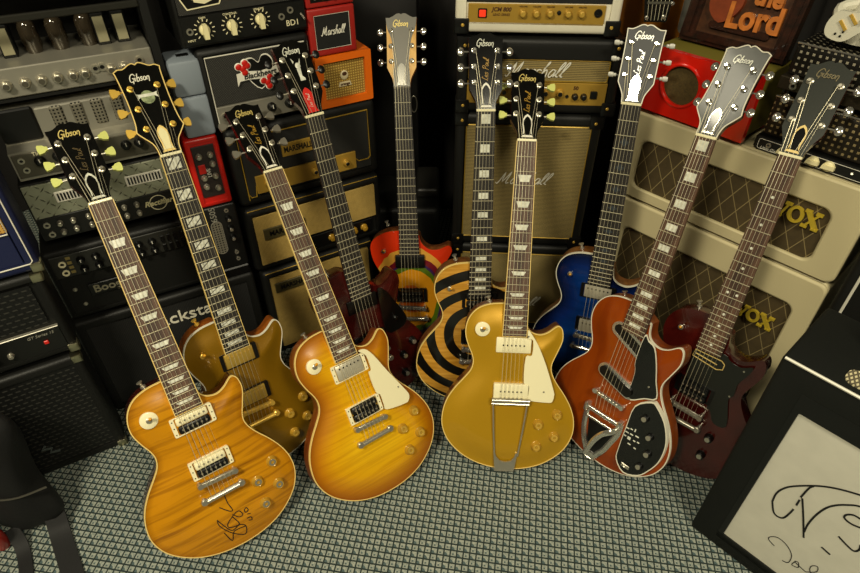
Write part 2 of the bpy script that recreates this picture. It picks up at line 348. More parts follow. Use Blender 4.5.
    if g.get('crown')=='figure':
        FM=HM@T_((0,-.022,0)); b=MB(); b.ell((.002,.128,.0008),(.006,.007,.001),M=FM); b.prism([(-.007,.134),(-.009,.146),(-.004,.138)],0,.0012,M=FM); b.prism([(.006,.134),(.011,.143),(.008,.131)],0,.0012,M=FM)
        b.prism([(-.003,.122),(.006,.122),(.004,.106),(.009,.100),(.009,.096),(-.003,.096),(-.002,.104)],0,.0012,M=FM); b.build('headstock_emblem',PEARL,hso,30)
    PD=g.get('posts',(.066*HS,.105*HS,.144*HS)); mt_=g.get('tm',NICK); bm_=g.get('bm',mt_); bt=g.get('btype','tulip'); posts=[]
    for s in (-1,1):
        for d in PD:
            x=s*.0265; posts.append((x,d)); b=MB(M=HM)
            b.lathe([(.0066,-.0006),(.0066,.0012),(.0056,.0018),(.0036,.0022),(.0036,.0085),(.003,.0095),(.001,.0095)],(x,d,0),n=16)
            b.cyl((s*.034,d,-.011),(s*.050,d,-.011),.0018,n=8); b.box(min(s*.018,s*.034),max(s*.018,s*.034),d-.008,d+.008,-.024,-.0146,ch=.002)
            t=b.build('tuner',mt_,hso); b=MB(M=HM)
            if bt=='tulip': b.prism([(s*x2,d+y2) for x2,y2 in [(.046,.0035),(.050,.0045),(.053,.0075),(.062,.0095),(.064,.006),(.0645,0),(.064,-.006),(.062,-.0095),(.053,-.0075),(.050,-.0045),(.046,-.0035)]],-.0145,-.0075)
            elif bt=='kidney': b.ell((s*.056,d,-.011),(.0085,.0095,.0035))
            else: b.lathe([(.003,0),(.0045,.002),(.0035,.005),(.006,.007),(.0065,.013),(.005,.017),(.001,.0175)],(s*.046,d,-.011),(s,0,0),flat=(1,.65),n=12)
            b.build('tuner_button',bm_,t)
    # strings
    hd=g.get('hdv',dv)-.007; vb=g.get('vb',.627)+hd; zb=zf(.628)+.003; vt=g.get('vt',.664)+hd; NI=NM.inverted()
    hook=[(-x,d) for x,d in []]
    for i in range(6):
        f=i/5*2-1; xn=f*.0175; xb=f*.0255; s=-1 if i<3 else 1; d=PD[i if i<3 else 5-i]
        p0=HM@Vector((s*.0265+(.003 if s<0 else -.003),d,.006)); p1=NM@Vector((xn,.001,.0026)); p2=Vector((xb,Y(vb),zb)); p3=Vector((xb,Y(vt),zb-.007))
        r=.0006-.00008*i; b=MB(); b.tube([p0,p1,p2]+([p3] if not g.get('wrap') else []),r,n=5); b.build('string',STR,root)
    # pickups
    def pickup(kind,v,ringm,rot=0,u=0):
        v+=hd; z=zs(u,v); M=T_((u,Y(v),z))@Matrix.Rotation(rot,4,'Z')
        zt=zf(min(v,.628))-.0035-z
        if kind in('cover','zebra','black','open'):
            b=MB(M=M); b.ring(rrect(-.0445,-.0215,.0445,.0215,.003,3),rrect(-.036,-.0195,.036,.0195,.002,3),-.004,min(.006,zt-.002)); 
            for sx in (-1,1):
                for sy in (-.015,.015,0): b.cyl((sx*.0405,sy,min(.006,zt-.002)),(sx*.0405,sy,min(.0068,zt-.0012)),.0014,n=8,mat=1)
            ro=b.build('pickup_ring',[ringm,BLK],root); b=MB(M=M)
            if kind=='cover':
                b.box(-.0345,.0345,-.0185,.0185,-.002,zt,ch=.0025,seg=2)
                for i in range(6): b.cyl((-.025+i*.01,.0095,zt-.001),(-.025+i*.01,.0095,zt+.0008),.0021,n=10,mat=1)
                b.build('pickup',[g.get('pkm',P('nickel_cover','#cbc4ae',.35,.45)),g.get('pkscrew',BLK)],ro)
            else:
                for sy,m in ((.0095,0 if kind=='zebra' else 1),(-.0095,1)):
                    b.box(-.0335,.0335,sy-.0088,sy+.0088,-.002,zt,mat=m,ch=.004,seg=2)
                    for i in range(6): b.cyl((-.025+i*.01,sy,zt-.001),(-.025+i*.01,sy,zt+.0008),.0024,n=10,mat=2)
                b.build('pickup',[CREAM,BLK,NICK],ro)
        elif kind=='p90':
            b=MB(M=M); b.box(-.0425,.0425,-.0195,.0195,-.002,zt,ch=.003,seg=2)
            for i in range(6): b.cyl((-.025+i*.01,0,zt-.001),(-.025+i*.01,0,zt+.0007),.0022,n=10,mat=1)
            b.build('pickup',[ringm,g.get('pkscrew',BLK)],root)
        elif kind=='oval':
            b=MB(M=M); b.ring(rrect(-.055,-.0185,.055,.0185,.018,8),rrect(-.0485,-.012,.0485,.012,.0118,8),-.002,.006); ro=b.build('pickup_ring',CHR,root)
            b=MB(M=M); b.prism(rrect(-.0485,-.012,.0485,.012,.0118,8),-.002,zt-.001); b.build('pickup',BLK,ro)
    for q in g['pk']: pickup(*q)
    # bridge and tailpiece
    hm=g.get('hw',NICK)
    if g['bridge']!='wrapbar':
        z=zs(0,vb); b=MB(M=T_((0,Y(vb),0))@Matrix.Rotation(-.06,4,'Z')); b.box(-.043,.043,-.0055,.0055,zb-.012,zb-.003,ch=.002,seg=2)
        for s in (-1,1): b.cyl((s*.038,0,z-.002),(s*.038,0,zb-.008),.0045,n=12); b.cyl((s*.038,0,zb-.012),(s*.038,0,zb-.0022),.0062,n=14)
        for i in range(6): b.box(-.0275+i*.0102,-.0225+i*.0102,-.004,.004,zb-.003,zb-.0006,ch=.0008)
        b.build('bridge',hm,root)
    if g['bridge']=='stop':
        z=zs(0,vt); b=MB(M=T_((0,Y(vt),0))); b.tube([(x,0,zb-.008) for x in (-.036,-.03,0,.03,.036)],(.0058,.0062),n=12)
        for s in (-1,1): b.cyl((s*.042,0,z-.001),(s*.042,0,zb-.010),.005,n=12); b.lathe([(.0075,0),(.008,.002),(.008,.008),(.006,.010),(.001,.010)],(s*.0415,0,zb-.014),n=16)
        b.build('tailpiece',hm,root)
    if g['bridge']=='wrapbar':  # trapeze
        b=MB(); b.tube([(x,Y(vb)+.0,zb-.004) for x in (-.046,-.04,0,.04,.046)],(.006,.0065),n=12); b.cyl((-.046,Y(vb)-.010,zb-.006),(.046,Y(vb)-.010,zb-.006),.003,n=8)
        for i in range(6): b.cyl((-.0255+i*.0102,Y(vb)+.003,zb-.002),(-.0255+i*.0102,Y(vb)+.009,zb-.002),.0018,n=8)
        brg=b.build('bridge',NICK,root); b=MB()
        for s in (-1,1): b.tube([(s*.042,Y(vb)-.008,zb-.008),(s*.036,Y(.70),.020),(s*.029,Y(.765+dv),.015)],.0022,n=8)
        pl=[(-.0315,Y(.764)),(-.027,Y(.766)),(-.024,Y(.776)),(-.014,Y(.787)),(0,Y(.790)),(.014,Y(.787)),(.022,Y(.776)),(.024,Y(.766)),(.029,Y(.764)),(.023,Y(.8125)),(-.026,Y(.8125))]
        b.prism(pl,.0085,.0125); b.box(-.026,.023,Y(.8165),Y(.8125),-.035,.0125,ch=.001); b.build('tailpiece',NICK,root)
    if g['bridge']=='bigsby':
        b=MB(M=T_((0,Y(.686+dv*0),0))); b.cyl((-.046,0,.022),(.044,0,.022),.0062,n=16); b.box(-.054,-.043,-.012,.012,.002,.030,ch=.003,seg=2); b.box(.040,.051,-.012,.012,.002,.030,ch=.003,seg=2)
        b.cyl((-.044,-.026,.018),(.042,-.026,.018),.004,n=12)
        fr=[(-.048,.0),(-.048,-.028),(-.044,-.06),(-.035,-.09),(-.026,-.108),(-.016,-.123)]; fl=[(.046,0),(.046,-.028),(.036,-.06),(.026,-.09),(.016,-.108),(.008,-.123)]
        for q in (fr,fl): b.tube(catmull([(x,y,.014) for x,y in q],3),(.006,.0075),n=8,flat=(0,0,1))
        b.prism([(-.040,-.03),(.038,-.03),(.020,-.09),(.006,-.118),(-.014,-.118),(-.027,-.09)],.008,.012,mat=1); b.box(-.018,.010,-.136,-.118,.003,.018,ch=.003,seg=2); b.box(-.018,.010,-.141,-.135,-.034,.018,ch=.002)
        bg=b.build('vibrato_tailpiece',[CHR,BLK],root); b=MB(M=T_((0,Y(.686),0)))
        b.tube(catmull([(.046,-.012,.028),(.036,-.020,.040),(.020,-.035,.044),(.007,-.060,.044),(-.003,-.090,.042),(-.008,-.116,.041)],4),(.003,.0075),n=8,flat=(0,0,1)); b.cyl((.044,-.012,.024),(.044,-.012,.040),.006,n=12); b.build('vibrato_arm',CHR,bg)
    # knobs
    kb=g.get('knob')
    if kb:
        proto=None
        for (u,v) in g.get('knobs',[(.120,.655),(.075,.681),(.117,.713),(.074,.740)]):
            M=T_((u,Y(v+dv*.5),zs(u,v)-.0005))
            if proto is None:
                b=MB()
                if kb=='amber' or kb=='reflector': b.lathe([(.0134,0),(.0134,.002),(.0115,.0042),(.0107,.009),(.0098,.0102),(.0086,.0096)],n=24); b.lathe([(.0080,.0090),(.0078,.0101),(.0040,.0101),(.0036,.0094),(.001,.0094)],n=20,mat=1 if kb=='reflector' else 2)
                else: b.lathe([(.011,0),(.011,.003),(.0095,.006),(.009,.014),(.0085,.0145)],n=20); b.lathe([(.0062,.0145),(.006,.0165),(.001,.0165)],n=16,mat=1)
                proto=b.build('knob',[{'amber':AMBER,'reflector':AMBER,'black':BLK,'gold':AMBER}[kb],g.get('kcap',NICK),GOLD],root,M=M); 
            else: copyobj(proto,root,M)
    if g.get('switch',True):
        u,v=g.get('swpos',(-.077,.440)); z=zs(u,v)+.0022; M=T_((u,Y(v+dv*.5),z)); b=MB(M=M)
        if g.get('poker'): b.lathe([(.0178,-.006),(.0178,.0012),(.017,.0016),(.001,.0016)],n=32,mat=2)
        b.lathe([(.0062,0),(.0062,.004),(.0045,.005),(.001,.005)],n=14,mat=0); b.cyl((0,0,.003),(.002,.005,.012),.0013,n=8,mat=0); b.lathe([(.002,0),(.0034,.003),(.0036,.007),(.002,.0105),(.0005,.011)],(.0016,.004,.010),(.2,.5,1),mat=1,n=12)
        b.build('pickup_switch',[g.get('swm',GOLD if hm==GOLD else NICK),g.get('tip',P('amber_tip','#d99a1c',.3)),CREAM],root)
    if g.get('guard'):
        gd=g.get('hdv',dv)-.004; pg=[(u,v+gd) for u,v in g['guard']]; zg=g.get('gz',.0185)
        b=MB(); q=[(u,Y(v)) for u,v in catmull(pg,3,True)]; 
        if g.get('gedge'):
            c=np.mean(q,0); b.prism(q,zg-.003,zg,mat=1); b.prism([tuple((np.array(p)-c)*.955+c) for p in q],zg,zg+.0006,mat=0)
        else: b.prism(q,zg-.003,zg,mat=0)
        for (u,v) in g.get('gscrew',[]): b.cyl((u,Y(v+gd),zg),(u,Y(v+gd),zg+.0012),.0022,n=10,mat=2)
        b.build('pickguard',[g['gm'],g.get('gedge') or WHITE,NICK],root,30)
    for (u,v,du,dvv) in [(-.062,.3745,-.3,-1),(.0,.812,0,1)]:
        b=MB(); p=Vector((u*sb,Y(v+dv),-.022)); ax=Vector((du,-dvv,0)); b.lathe([(.006,-.003),(.006,.001),(.003,.002),(.003,.006),(.0065,.0105),(.0065,.012),(.001,.012)] if v<.6 else [(.006,-.003),(.005,.0015),(.001,.0015)],p,ax,n=14); b.build('strap_button',hm,root)
    # output jack plate on the rim, treble side
    return root,Y,zs,HM,NM
def fin(c1,rough=.3,metal=.5,name='gold_top',noise=.06): return P(name,c1,rough,metal,coat=.5,noise=noise,nscale=900)
def rings():
    m,nt,b=nmat('bullseye_paint'); tc=nt.nodes.new('ShaderNodeTexCoord'); s=nt.nodes.new('ShaderNodeVectorMath'); s.operation='SUBTRACT'
    nt.links.new(tc.outputs['Object'],s.inputs[0]); s.inputs[1].default_value=(0,YO-.575,0)
    x=dotv(nt,s.outputs[0],(1,0,0)); y=dotv(nt,s.outputs[0],(0,1,0)); r=mathn(nt,'SQRT',mathn(nt,'ADD',mathn(nt,'MULTIPLY',x,x),mathn(nt,'MULTIPLY',y,y)))
    f=mathn(nt,'FRACT',mathn(nt,'DIVIDE',mathn(nt,'SUBTRACT',r,.016),.0485)); k=mathn(nt,'LESS_THAN',f,.52)
    mp=nt.nodes.new('ShaderNodeMapping'); mp.inputs['Scale'].default_value=(10,120,1); nt.links.new(tc.outputs['Object'],mp.inputs['Vector'])
    n=nt.nodes.new('ShaderNodeTexNoise'); n.inputs['Scale'].default_value=1; nt.links.new(mp.outputs[0],n.inputs['Vector'])
    nt.links.new(mixc(nt,k,ramp(nt,n.outputs['Fac'],[(.3,'#a9741f'),(.7,'#d09a3c')]),lin('#0d0c09')),b.inputs['Base Color']); b.inputs['Roughness'].default_value=.3; b.inputs['Coat Weight'].default_value=.5
    return m
def zoot():
    m,nt,b=nmat('layered_dyed_maple'); tc=nt.nodes.new('ShaderNodeTexCoord'); at=nt.nodes.new('ShaderNodeAttribute'); at.attribute_name='edge'
    n=nt.nodes.new('ShaderNodeTexNoise'); n.inputs['Scale'].default_value=12; nt.links.new(tc.outputs['Object'],n.inputs['Vector'])
    s=nt.nodes.new('ShaderNodeVectorMath'); s.operation='SUBTRACT'; nt.links.new(tc.outputs['Object'],s.inputs[0]); s.inputs[1].default_value=(0,YO-.60,0)
    qx=dotv(nt,s.outputs[0],(1/.12,0,0)); qy=dotv(nt,s.outputs[0],(0,1/.16,0)); rr=mathn(nt,'SQRT',mathn(nt,'ADD',mathn(nt,'MULTIPLY',qx,qx),mathn(nt,'MULTIPLY',qy,qy)))
    f=mathn(nt,'ADD',mathn(nt,'MULTIPLY',rr,.7),mathn(nt,'MULTIPLY',mathn(nt,'SUBTRACT',n.outputs['Fac'],.5),.16))
    r=nt.nodes.new('ShaderNodeValToRGB'); cr=r.color_ramp; cr.interpolation='CONSTANT'
    st=[(0,'#c05a10'),(.20,'#cf8a14'),(.42,'#4f6a12'),(.49,'#3c2050'),(.52,'#6e1320'),(.60,'#cf9638'),(.71,'#cf2f08')]
    while len(cr.elements)<len(st): cr.elements.new(.5)
    for e,(p,c) in zip(cr.elements,st): e.position=p; e.color=lin(c)
    nt.links.new(f,r.inputs['Fac']); nt.links.new(r.outputs['Color'],b.inputs['Base Color']); b.inputs['Roughness'].default_value=.3; b.inputs['Coat Weight'].default_value=.5
    return m
BIND=P('aged_binding','#e6c878',.4); BINDW=P('white_binding','#dcd6c0',.4)
POSE={
1 : ([[0.80177, -0.25151, 0.54213], [0.59684, 0.38362, -0.70471], [-0.03073, 0.88858, 0.45768]], [-0.6332, 0.9906, 0.7465], 0.0741, 0.9912, 0.0045) ,
2 : ([[0.79612, -0.14718, 0.58697], [0.60338, 0.26688, -0.75147], [-0.04605, 0.95243, 0.30127]], [-0.5244, 1.1091, 0.7838], 0.0622, 0.9792, -0.0003) ,
3 : ([[0.80109, -0.3021, 0.51672], [0.59797, 0.44171, -0.66882], [-0.02619, 0.84476, 0.5345]], [-0.3414, 1.1781, 0.7125], 0.0657, 1.0062, 0.0057) ,
4 : ([[0.82403, -0.13397, 0.55047], [0.56651, 0.18416, -0.80322], [0.00624, 0.97372, 0.22765]], [-0.2418, 1.2361, 0.8089], 0.0823, 0.9987, -0.0003) ,
5 : ([[0.9972, -0.03382, -0.06668], [-0.05636, 0.24601, -0.96763], [0.04913, 0.96868, 0.24342]], [-0.0729, 1.4993, 0.766], 0.0623, 0.9593, -0.0255) ,
6 : ([[0.99898, 0.00336, 0.04505], [0.04292, 0.24043, -0.96972], [-0.01409, 0.97066, 0.24004]], [0.1282, 1.2894, 0.7964], 0.0683, 0.9822, -0.0054) ,
7 : ([[0.99923, 0.03807, -0.00917], [-0.02544, 0.45293, -0.89118], [-0.02978, 0.89073, 0.45355]], [0.2203, 1.2454, 0.7482], 0.0675, 0.9943, 0.0058) ,
8 : ([[0.90831, -0.01178, -0.41814], [-0.41386, 0.11994, -0.9024], [0.06078, 0.99271, 0.10406]], [0.4358, 1.2548, 0.8237], 0.0755, 0.9872, 0.0026) ,
9 : ([[0.66142, 0.15698, -0.7334], [-0.74298, 0.27073, -0.61212], [0.10246, 0.94977, 0.2957]], [0.5523, 1.1295, 0.8132], 0.0772, 1.0131, 0.0182) ,
10 : ([[0.7173, 0.0999, -0.68956], [-0.69416, 0.18795, -0.69485], [0.06019, 0.97708, 0.20416]], [0.6924, 1.0511, 0.8089], 0.0726, 0.9922, -0.0007) ,
}
G={}
G[1]=dict(top=maple('amber_flame_maple',[(0,'#9c6308'),(.12,'#bd7e0c'),(1,'#c8890f')],stripe=.85,sx=5,sy=75,tilt=.12,dark='#6e3c06',lo=.46,hi=.74),rim=MAHD,bind=BIND,fb=ROSE,fbind=BIND,inlay='trap',logo=P('logo_gold','#e6cf7c',.35,.3),lespaul=P('dark_script','#57461d',.5),truss=(LACQ,PEARL),bm=P('green_tulip','#c9cd74',.4),
  pk=[('zebra',.4845,CREAM),('zebra',.5915,CREAM)],bridge='stop',knob='reflector',poker=True)
G[2]=dict(hs=.98,posts=(.056,.0975,.139),top=fin('#90690e',.34,.4,'dark_gold_top'),rim=wood('amber_rim','#7a3d0b','#a35a14'),bind=BINDW,fb=EBON,fbind=BIND,inlay='slash',wide=True,hbind=BIND,logo=P('logo_pearl','#eae6d2',.3),crown='globe',truss=(P('cream_cover','#e3d9a6',.4),BIND),tm=GOLD,bm=GOLD,hw=GOLD,pkm=P('gold_cover','#c2a048',.33,.4),pkscrew=GOLD,
  pk=[('cover',.4845,BLK),('cover',.5915,BLK)],bridge='stop',knob='amber',swm=GOLD)
G[3]=dict(top=maple('honey_burst_maple',[(0,'#86480a'),(.2,'#b5730a'),(.5,'#d69c0c'),(1,'#e4b214')],edge=.11,stripe=.3,sx=4,sy=110,tilt=.1,dark='#9c5a08'),rim=wood('honey_rim','#6a300d','#8a4515'),bind=BIND,fb=ROSE,fbind=BIND,inlay='trap',logo=P('logo_gold','#e6cf7c',.35,.3),lespaul=P('gold_script','#b98f2e',.4),truss=(LACQ,WHITE),
  pk=[('cover',.4845,CREAM),('black',.5915,CREAM)],bridge='stop',knob='amber',poker=True,gm=CREAM,gz=.0235,gscrew=[(.096,.575)],guard=[(.031,.450),(.048,.452),(.063,.474),(.083,.524),(.112,.590),(.117,.607),(.112,.618),(.100,.622),(.050,.613),(.0465,.600),(.0465,.572),(.038,.560),(.037,.510),(.0455,.505),(.0455,.468)])
G[4]=dict(hs=.86,top=P('dark_cherry_top','#3a0b08',.25,coat=.4,noise=.45,nscale=25),rim=MAHD,fb=EBON,logo=PEARL,crown='figure',truss=(RED,RED),trusstxt='Les Paul',bm=BLK,btype='kidney',
  pk=[('p90',.479,BLK),('open',.5915,BLK)],bridge='stop',knob='black',knobs=[(.122,.646),(.086,.674),(.082,.732)],kcap=NICK,gm=P('guard_gloss','#0a0a09',.12,coat=.5),gz=.0205,guard=[(.046,.450),(.066,.462),(.088,.505),(.112,.560),(.105,.582),(.083,.590),(.055,.588),(.044,.560),(.044,.505)],switch=False)
G[5]=dict(hs=.97,outline=ZOO,top=zoot(),rim=wood('layered_rim','#5d2f14','#8c5426'),fb=EBON,hface=wood('maple_headstock','#c8963f','#dcb05c'),hside=wood('orange_side','#b0581a','#cc7a2a'),hplate=P('grey_headstock_plate','#6d6a60',.35,coat=.2),logo=P('logo_gold','#e6cf7c',.35,.3),truss=(CHR,CHR),nutm=P('dark_nut','#555046',.4),btype='kidney',tm=CHR,
  pk=[('p90',.4825,BLK),('open',.5925,BLK)],bridge='stop',swpos=(-.075,.445),dome=.004,hw=CHR)
G[6]=dict(hs=.90,top=rings(),rim=wood('brown_rim','#5a3214','#7c4a20'),bind=BIND,fb=EBON,inlay='block',logo=PEARL,lespaul=P('gold_script','#b98f2e',.4),truss=(LACQ,WHITE),btype='kidney',tm=CHR,hw=CHR,
  pk=[('black',.4845,BLK),('black',.5915,BLK)],bridge='stop',knob='black')
G[7]=dict(top=fin('#bd9016',.36,.35,'bright_gold_top'),rim=MAHO,bind=BIND,fb=ROSE,fbind=BIND,inlay='trap',logo=P('logo_gold','#e6cf7c',.35,.3),lespaul=P('gold_script','#b98f2e',.4),truss=(LACQ,WHITE),bm=P('green_tulip','#c9cd74',.4),vb=.618,vt=.627,wrap=True,
  pk=[('p90',.481,CREAM),('p90',.597,CREAM)],bridge='wrapbar',knob='amber',poker=True,gm=CREAM,gz=.020,gscrew=[(.080,.592),(.033,.452)],guard=[(.031,.437),(.040,.446),(.058,.474),(.080,.522),(.104,.588),(.106,.602),(.104,.614),(.095,.620),(.045,.6155),(.0435,.600),(.0430,.577),(.030,.570),(.030,.505),(.0445,.500),(.0445,.462),(.033,.458)])
G[8]=dict(hs=.86,top=maple('blue_burst_maple',[(0,'#03081c'),(.35,'#06225e'),(1,'#0c3f86')],edge=.10,stripe=.25,sx=8,sy=60,dark='#021030'),rim=wood('light_rim','#6b3f1b','#8a5828'),bind=BINDW,fb=EBON,inlay='diamond',inlaym=P('smoky_inlay','#343a40',.35),hface=P('mirror_black','#1b1c1b',.42,0,spec=.35,bump=.2,bscale=25),hbind=BINDW,logo=PEARL,truss=(P('bright_cover','#dfe0da',.15,.6),CHR),lespaul=PEARL,btype='round',tm=CHR,bm=P('white_button','#cfcdc2',.3),hw=CHR,
  pk=[('cover',.4845,BLK),('cover',.5915,BLK)],bridge='stop',knob='black')
G[9]=dict(hs=1.0,hdv=0,vb=.642,top=maple('red_brown_mahogany',[(0,'#873806'),(1,'#92420a')],stripe=.35,sx=30,sy=5,dark='#6e2205',tilt=0),rim=wood('orange_rim','#70300a','#85400e'),bind=BINDW,fb=ROSE,inlay='block',wide=True,hface=P('mirror_black2','#3a3b37',.30,.2,coat=.15,bump=.3,bscale=22),hbind=BINDW,logo=PEARL,truss=(LACQ,CHR),btype='kidney',tm=CHR,bm=CHR,hw=CHR,
  pk=[('oval',.482,BLK,-.42),('oval',.592,BLK,-.30)],bridge='bigsby',vt=.680,knob='black',knobs=[(.095,.626),(.119,.664),(.128,.707),(.120,.750)],switch=False,gm=LACQ,gedge=BINDW,gz=.0165,guard=[(.030,.447),(.042,.455),(.060,.464),(.077,.500),(.090,.540),(.104,.578),(.078,.594),(.048,.616),(.038,.600),(.036,.545),(.028,.515)],gscrew=[(.078,.56)])
G[10]=dict(hs=.97,top=P('cherry_red_top','#3c0b07',.22,coat=.7,noise=.3,nscale=18),rim=MAHD,fb=ROSE,inlay='dot',wide=False,hface=P('worn_black','#3b3d38',.2,.2,coat=.5),logo=P('worn_logo','#6f6340',.4),truss=(LACQ,BIND),btype='kidney',tm=NICK,bm=CHR,dome=.004,thick=.044,
  pk=[('open',.575,BLK)],bridge='stop',knob='black',knobs=[(.070,.672),(.068,.728)],gm=P('guard_matte','#1d1f1a',.35),gz=.008,guard=[(.0305,.452),(.049,.462),(.073,.465),(.096,.452),(.090,.480),(.081,.505),(.082,.538),(.076,.556),(.094,.623),(.066,.632),(.050,.606),(.040,.600),(.040,.556),(.010,.552),(-.028,.548),(-.030,.500),(-.029,.470)],gscrew=[(.082,.470),(.075,.545)],swpos=(-.077,.430))
GN={1:('amber figured maple electric guitar with a black marker signature, frontmost on the left'),
2:('dull gold top electric guitar with gold tuners and slashed block inlays, behind the signed one'),
3:('honey sunburst electric guitar with cream pickguard, leaning left of centre'),
4:('dark cherry red electric guitar with red truss rod cover and black knobs'),
5:('electric guitar of rainbow coloured laminated wood with a maple headstock'),
6:('electric guitar painted with black and tan bullseye rings'),
7:('bright gold top electric guitar with cream pickups and a trapeze tailpiece'),
8:('blue burst electric guitar with pale round tuner buttons'),
9:('reddish brown electric guitar with slanted oval pickups, vibrato arm and black control panel'),
10:('glossy cherry electric guitar with dot inlays and large black pickguard beside the white signed amp')}
for k in range(1,11):
    R,T,a,sb,dv=POSE[k]; root,Y,zs,HM,NM=guitar(k,'electric_guitar',GN[k],R,T,a,sb,dv,G[k])
    if k==1:
        INK=P('marker_ink','#14100a',.5); b=MB()
        sig=[[(0,.674),(0,.696),(.004,.717),(-.004,.715),(-.019,.696)],[(0,.727),(.011,.741),(.02,.74),(.016,.728),(.005,.728),(-.016,.742),(-.015,.753),(.006,.757),(-.002,.732)],[(-.033,.721),(-.033,.737),(-.015,.769),(.01,.792),(.017,.771),(.005,.759),(-.013,.763),(-.026,.739),(-.033,.721)],[(-.03,.758),(-.02,.79),(-.01,.768),(.017,.771)],[(.026,.732),(.032,.729),(.034,.737),(.027,.739),(.026,.732)],[(.029,.745),(.036,.748)],[(.025,.754),(.034,.756),(.034,.764),(.027,.761)]]
        for q in sig:
            q=catmull(q,4); b.tube([(u,Y(v),zs(u,v)+.0005) for u,v in q],(.0005,.0014),n=4,flat=(0,0,1))
        b.build('signature',INK,root)
    if k==3 or k==7:
        pass
    if k==4:
        b=MB(); b.ell((.078,Y(.545),.022),(.006,.006,.006)); b.cyl((.078,Y(.545),.012),(.080,Y(.54),.034),.002); b.build('toggle_switch',BLK,root)
    if k==9:
        pn=[(.062,.619),(.095,.587),(.112,.592),(.138,.617),(.155,.651),(.161,.683),(.158,.722),(.143,.759),(.124,.787),(.089,.803),(.062,.781),(.058,.75),(.0585,.68)]
        b=MB(); q=[(u,Y(v)) for u,v in catmull(pn,3,True)]; c=np.mean(q,0); b.prism(q,.003,.0145,mat=1); b.prism([tuple((np.array(p)-c)*.96+c) for p in q],.0145,.0152,mat=0)
        W=MB()
        for (u,v,w,h) in [(.064,.683,.008,.003),(.074,.680,.006,.003),(.083,.678,.003,.008),(.066,.694,.009,.003),(.078,.693,.008,.003),(.092,.690,.009,.003),(.064,.705,.006,.003),(.075,.706,.008,.008),(.089,.705,.006,.003),(.099,.703,.006,.003),(.080,.720,.008,.003),(.096,.722,.006,.003)]: W.box(u-w/2,u+w/2,Y(v)-h/2,Y(v)+h/2,.0152,.0158)
        co=b.build('control_panel',[LACQ,BINDW],root,30); W.build('panel_lettering',PEARL,co,20)
        b=MB(); b.box(.078,.100,Y(.786),Y(.776),.0152,.018,ch=.001); b.cyl((.089,Y(.781),.018),(.091,Y(.776),.027),.002); b.build('rocker_switch',NICK,root)
    if k==10:
        b=MB(); b.tube([(.033,Y(.464),.010),(-.028,Y(.464),.010),(-.030,Y(.482),.010),(.028,Y(.490),.010),(.041,Y(.484),.010),(.041,Y(.470),.010),(.033,Y(.464),.010)],(.0008,.0014),n=4,flat=(0,0,1)); b.tube([(-.025,Y(.473),.010),(.026,Y(.478),.010)],(.0008,.0016),n=4,flat=(0,0,1)); b.build('fretboard_end_trim',BIND,root)
# ------------------------------------------------------------------ amplifiers: x along the face, y into the box, z up
FACE=Matrix(((1,0,0,0),(0,0,-1,0),(0,1,0,0),(0,0,0,1)))
PLN={}
for nm_,az_,nd_ in (('L1',59.5,-1.25),('L2',62,-1.28),('L3',59.6,-1.27),('C',-86.4,-1.43),('V',-43,-1.30),('A',-42,-.953)):
    r_=math.radians(az_); t_=np.array([math.sin(r_),math.cos(r_)]); t_=t_ if az_>0 else -t_
    PLN[nm_]=(t_,np.array([t_[1],-t_[0]]),nd_)
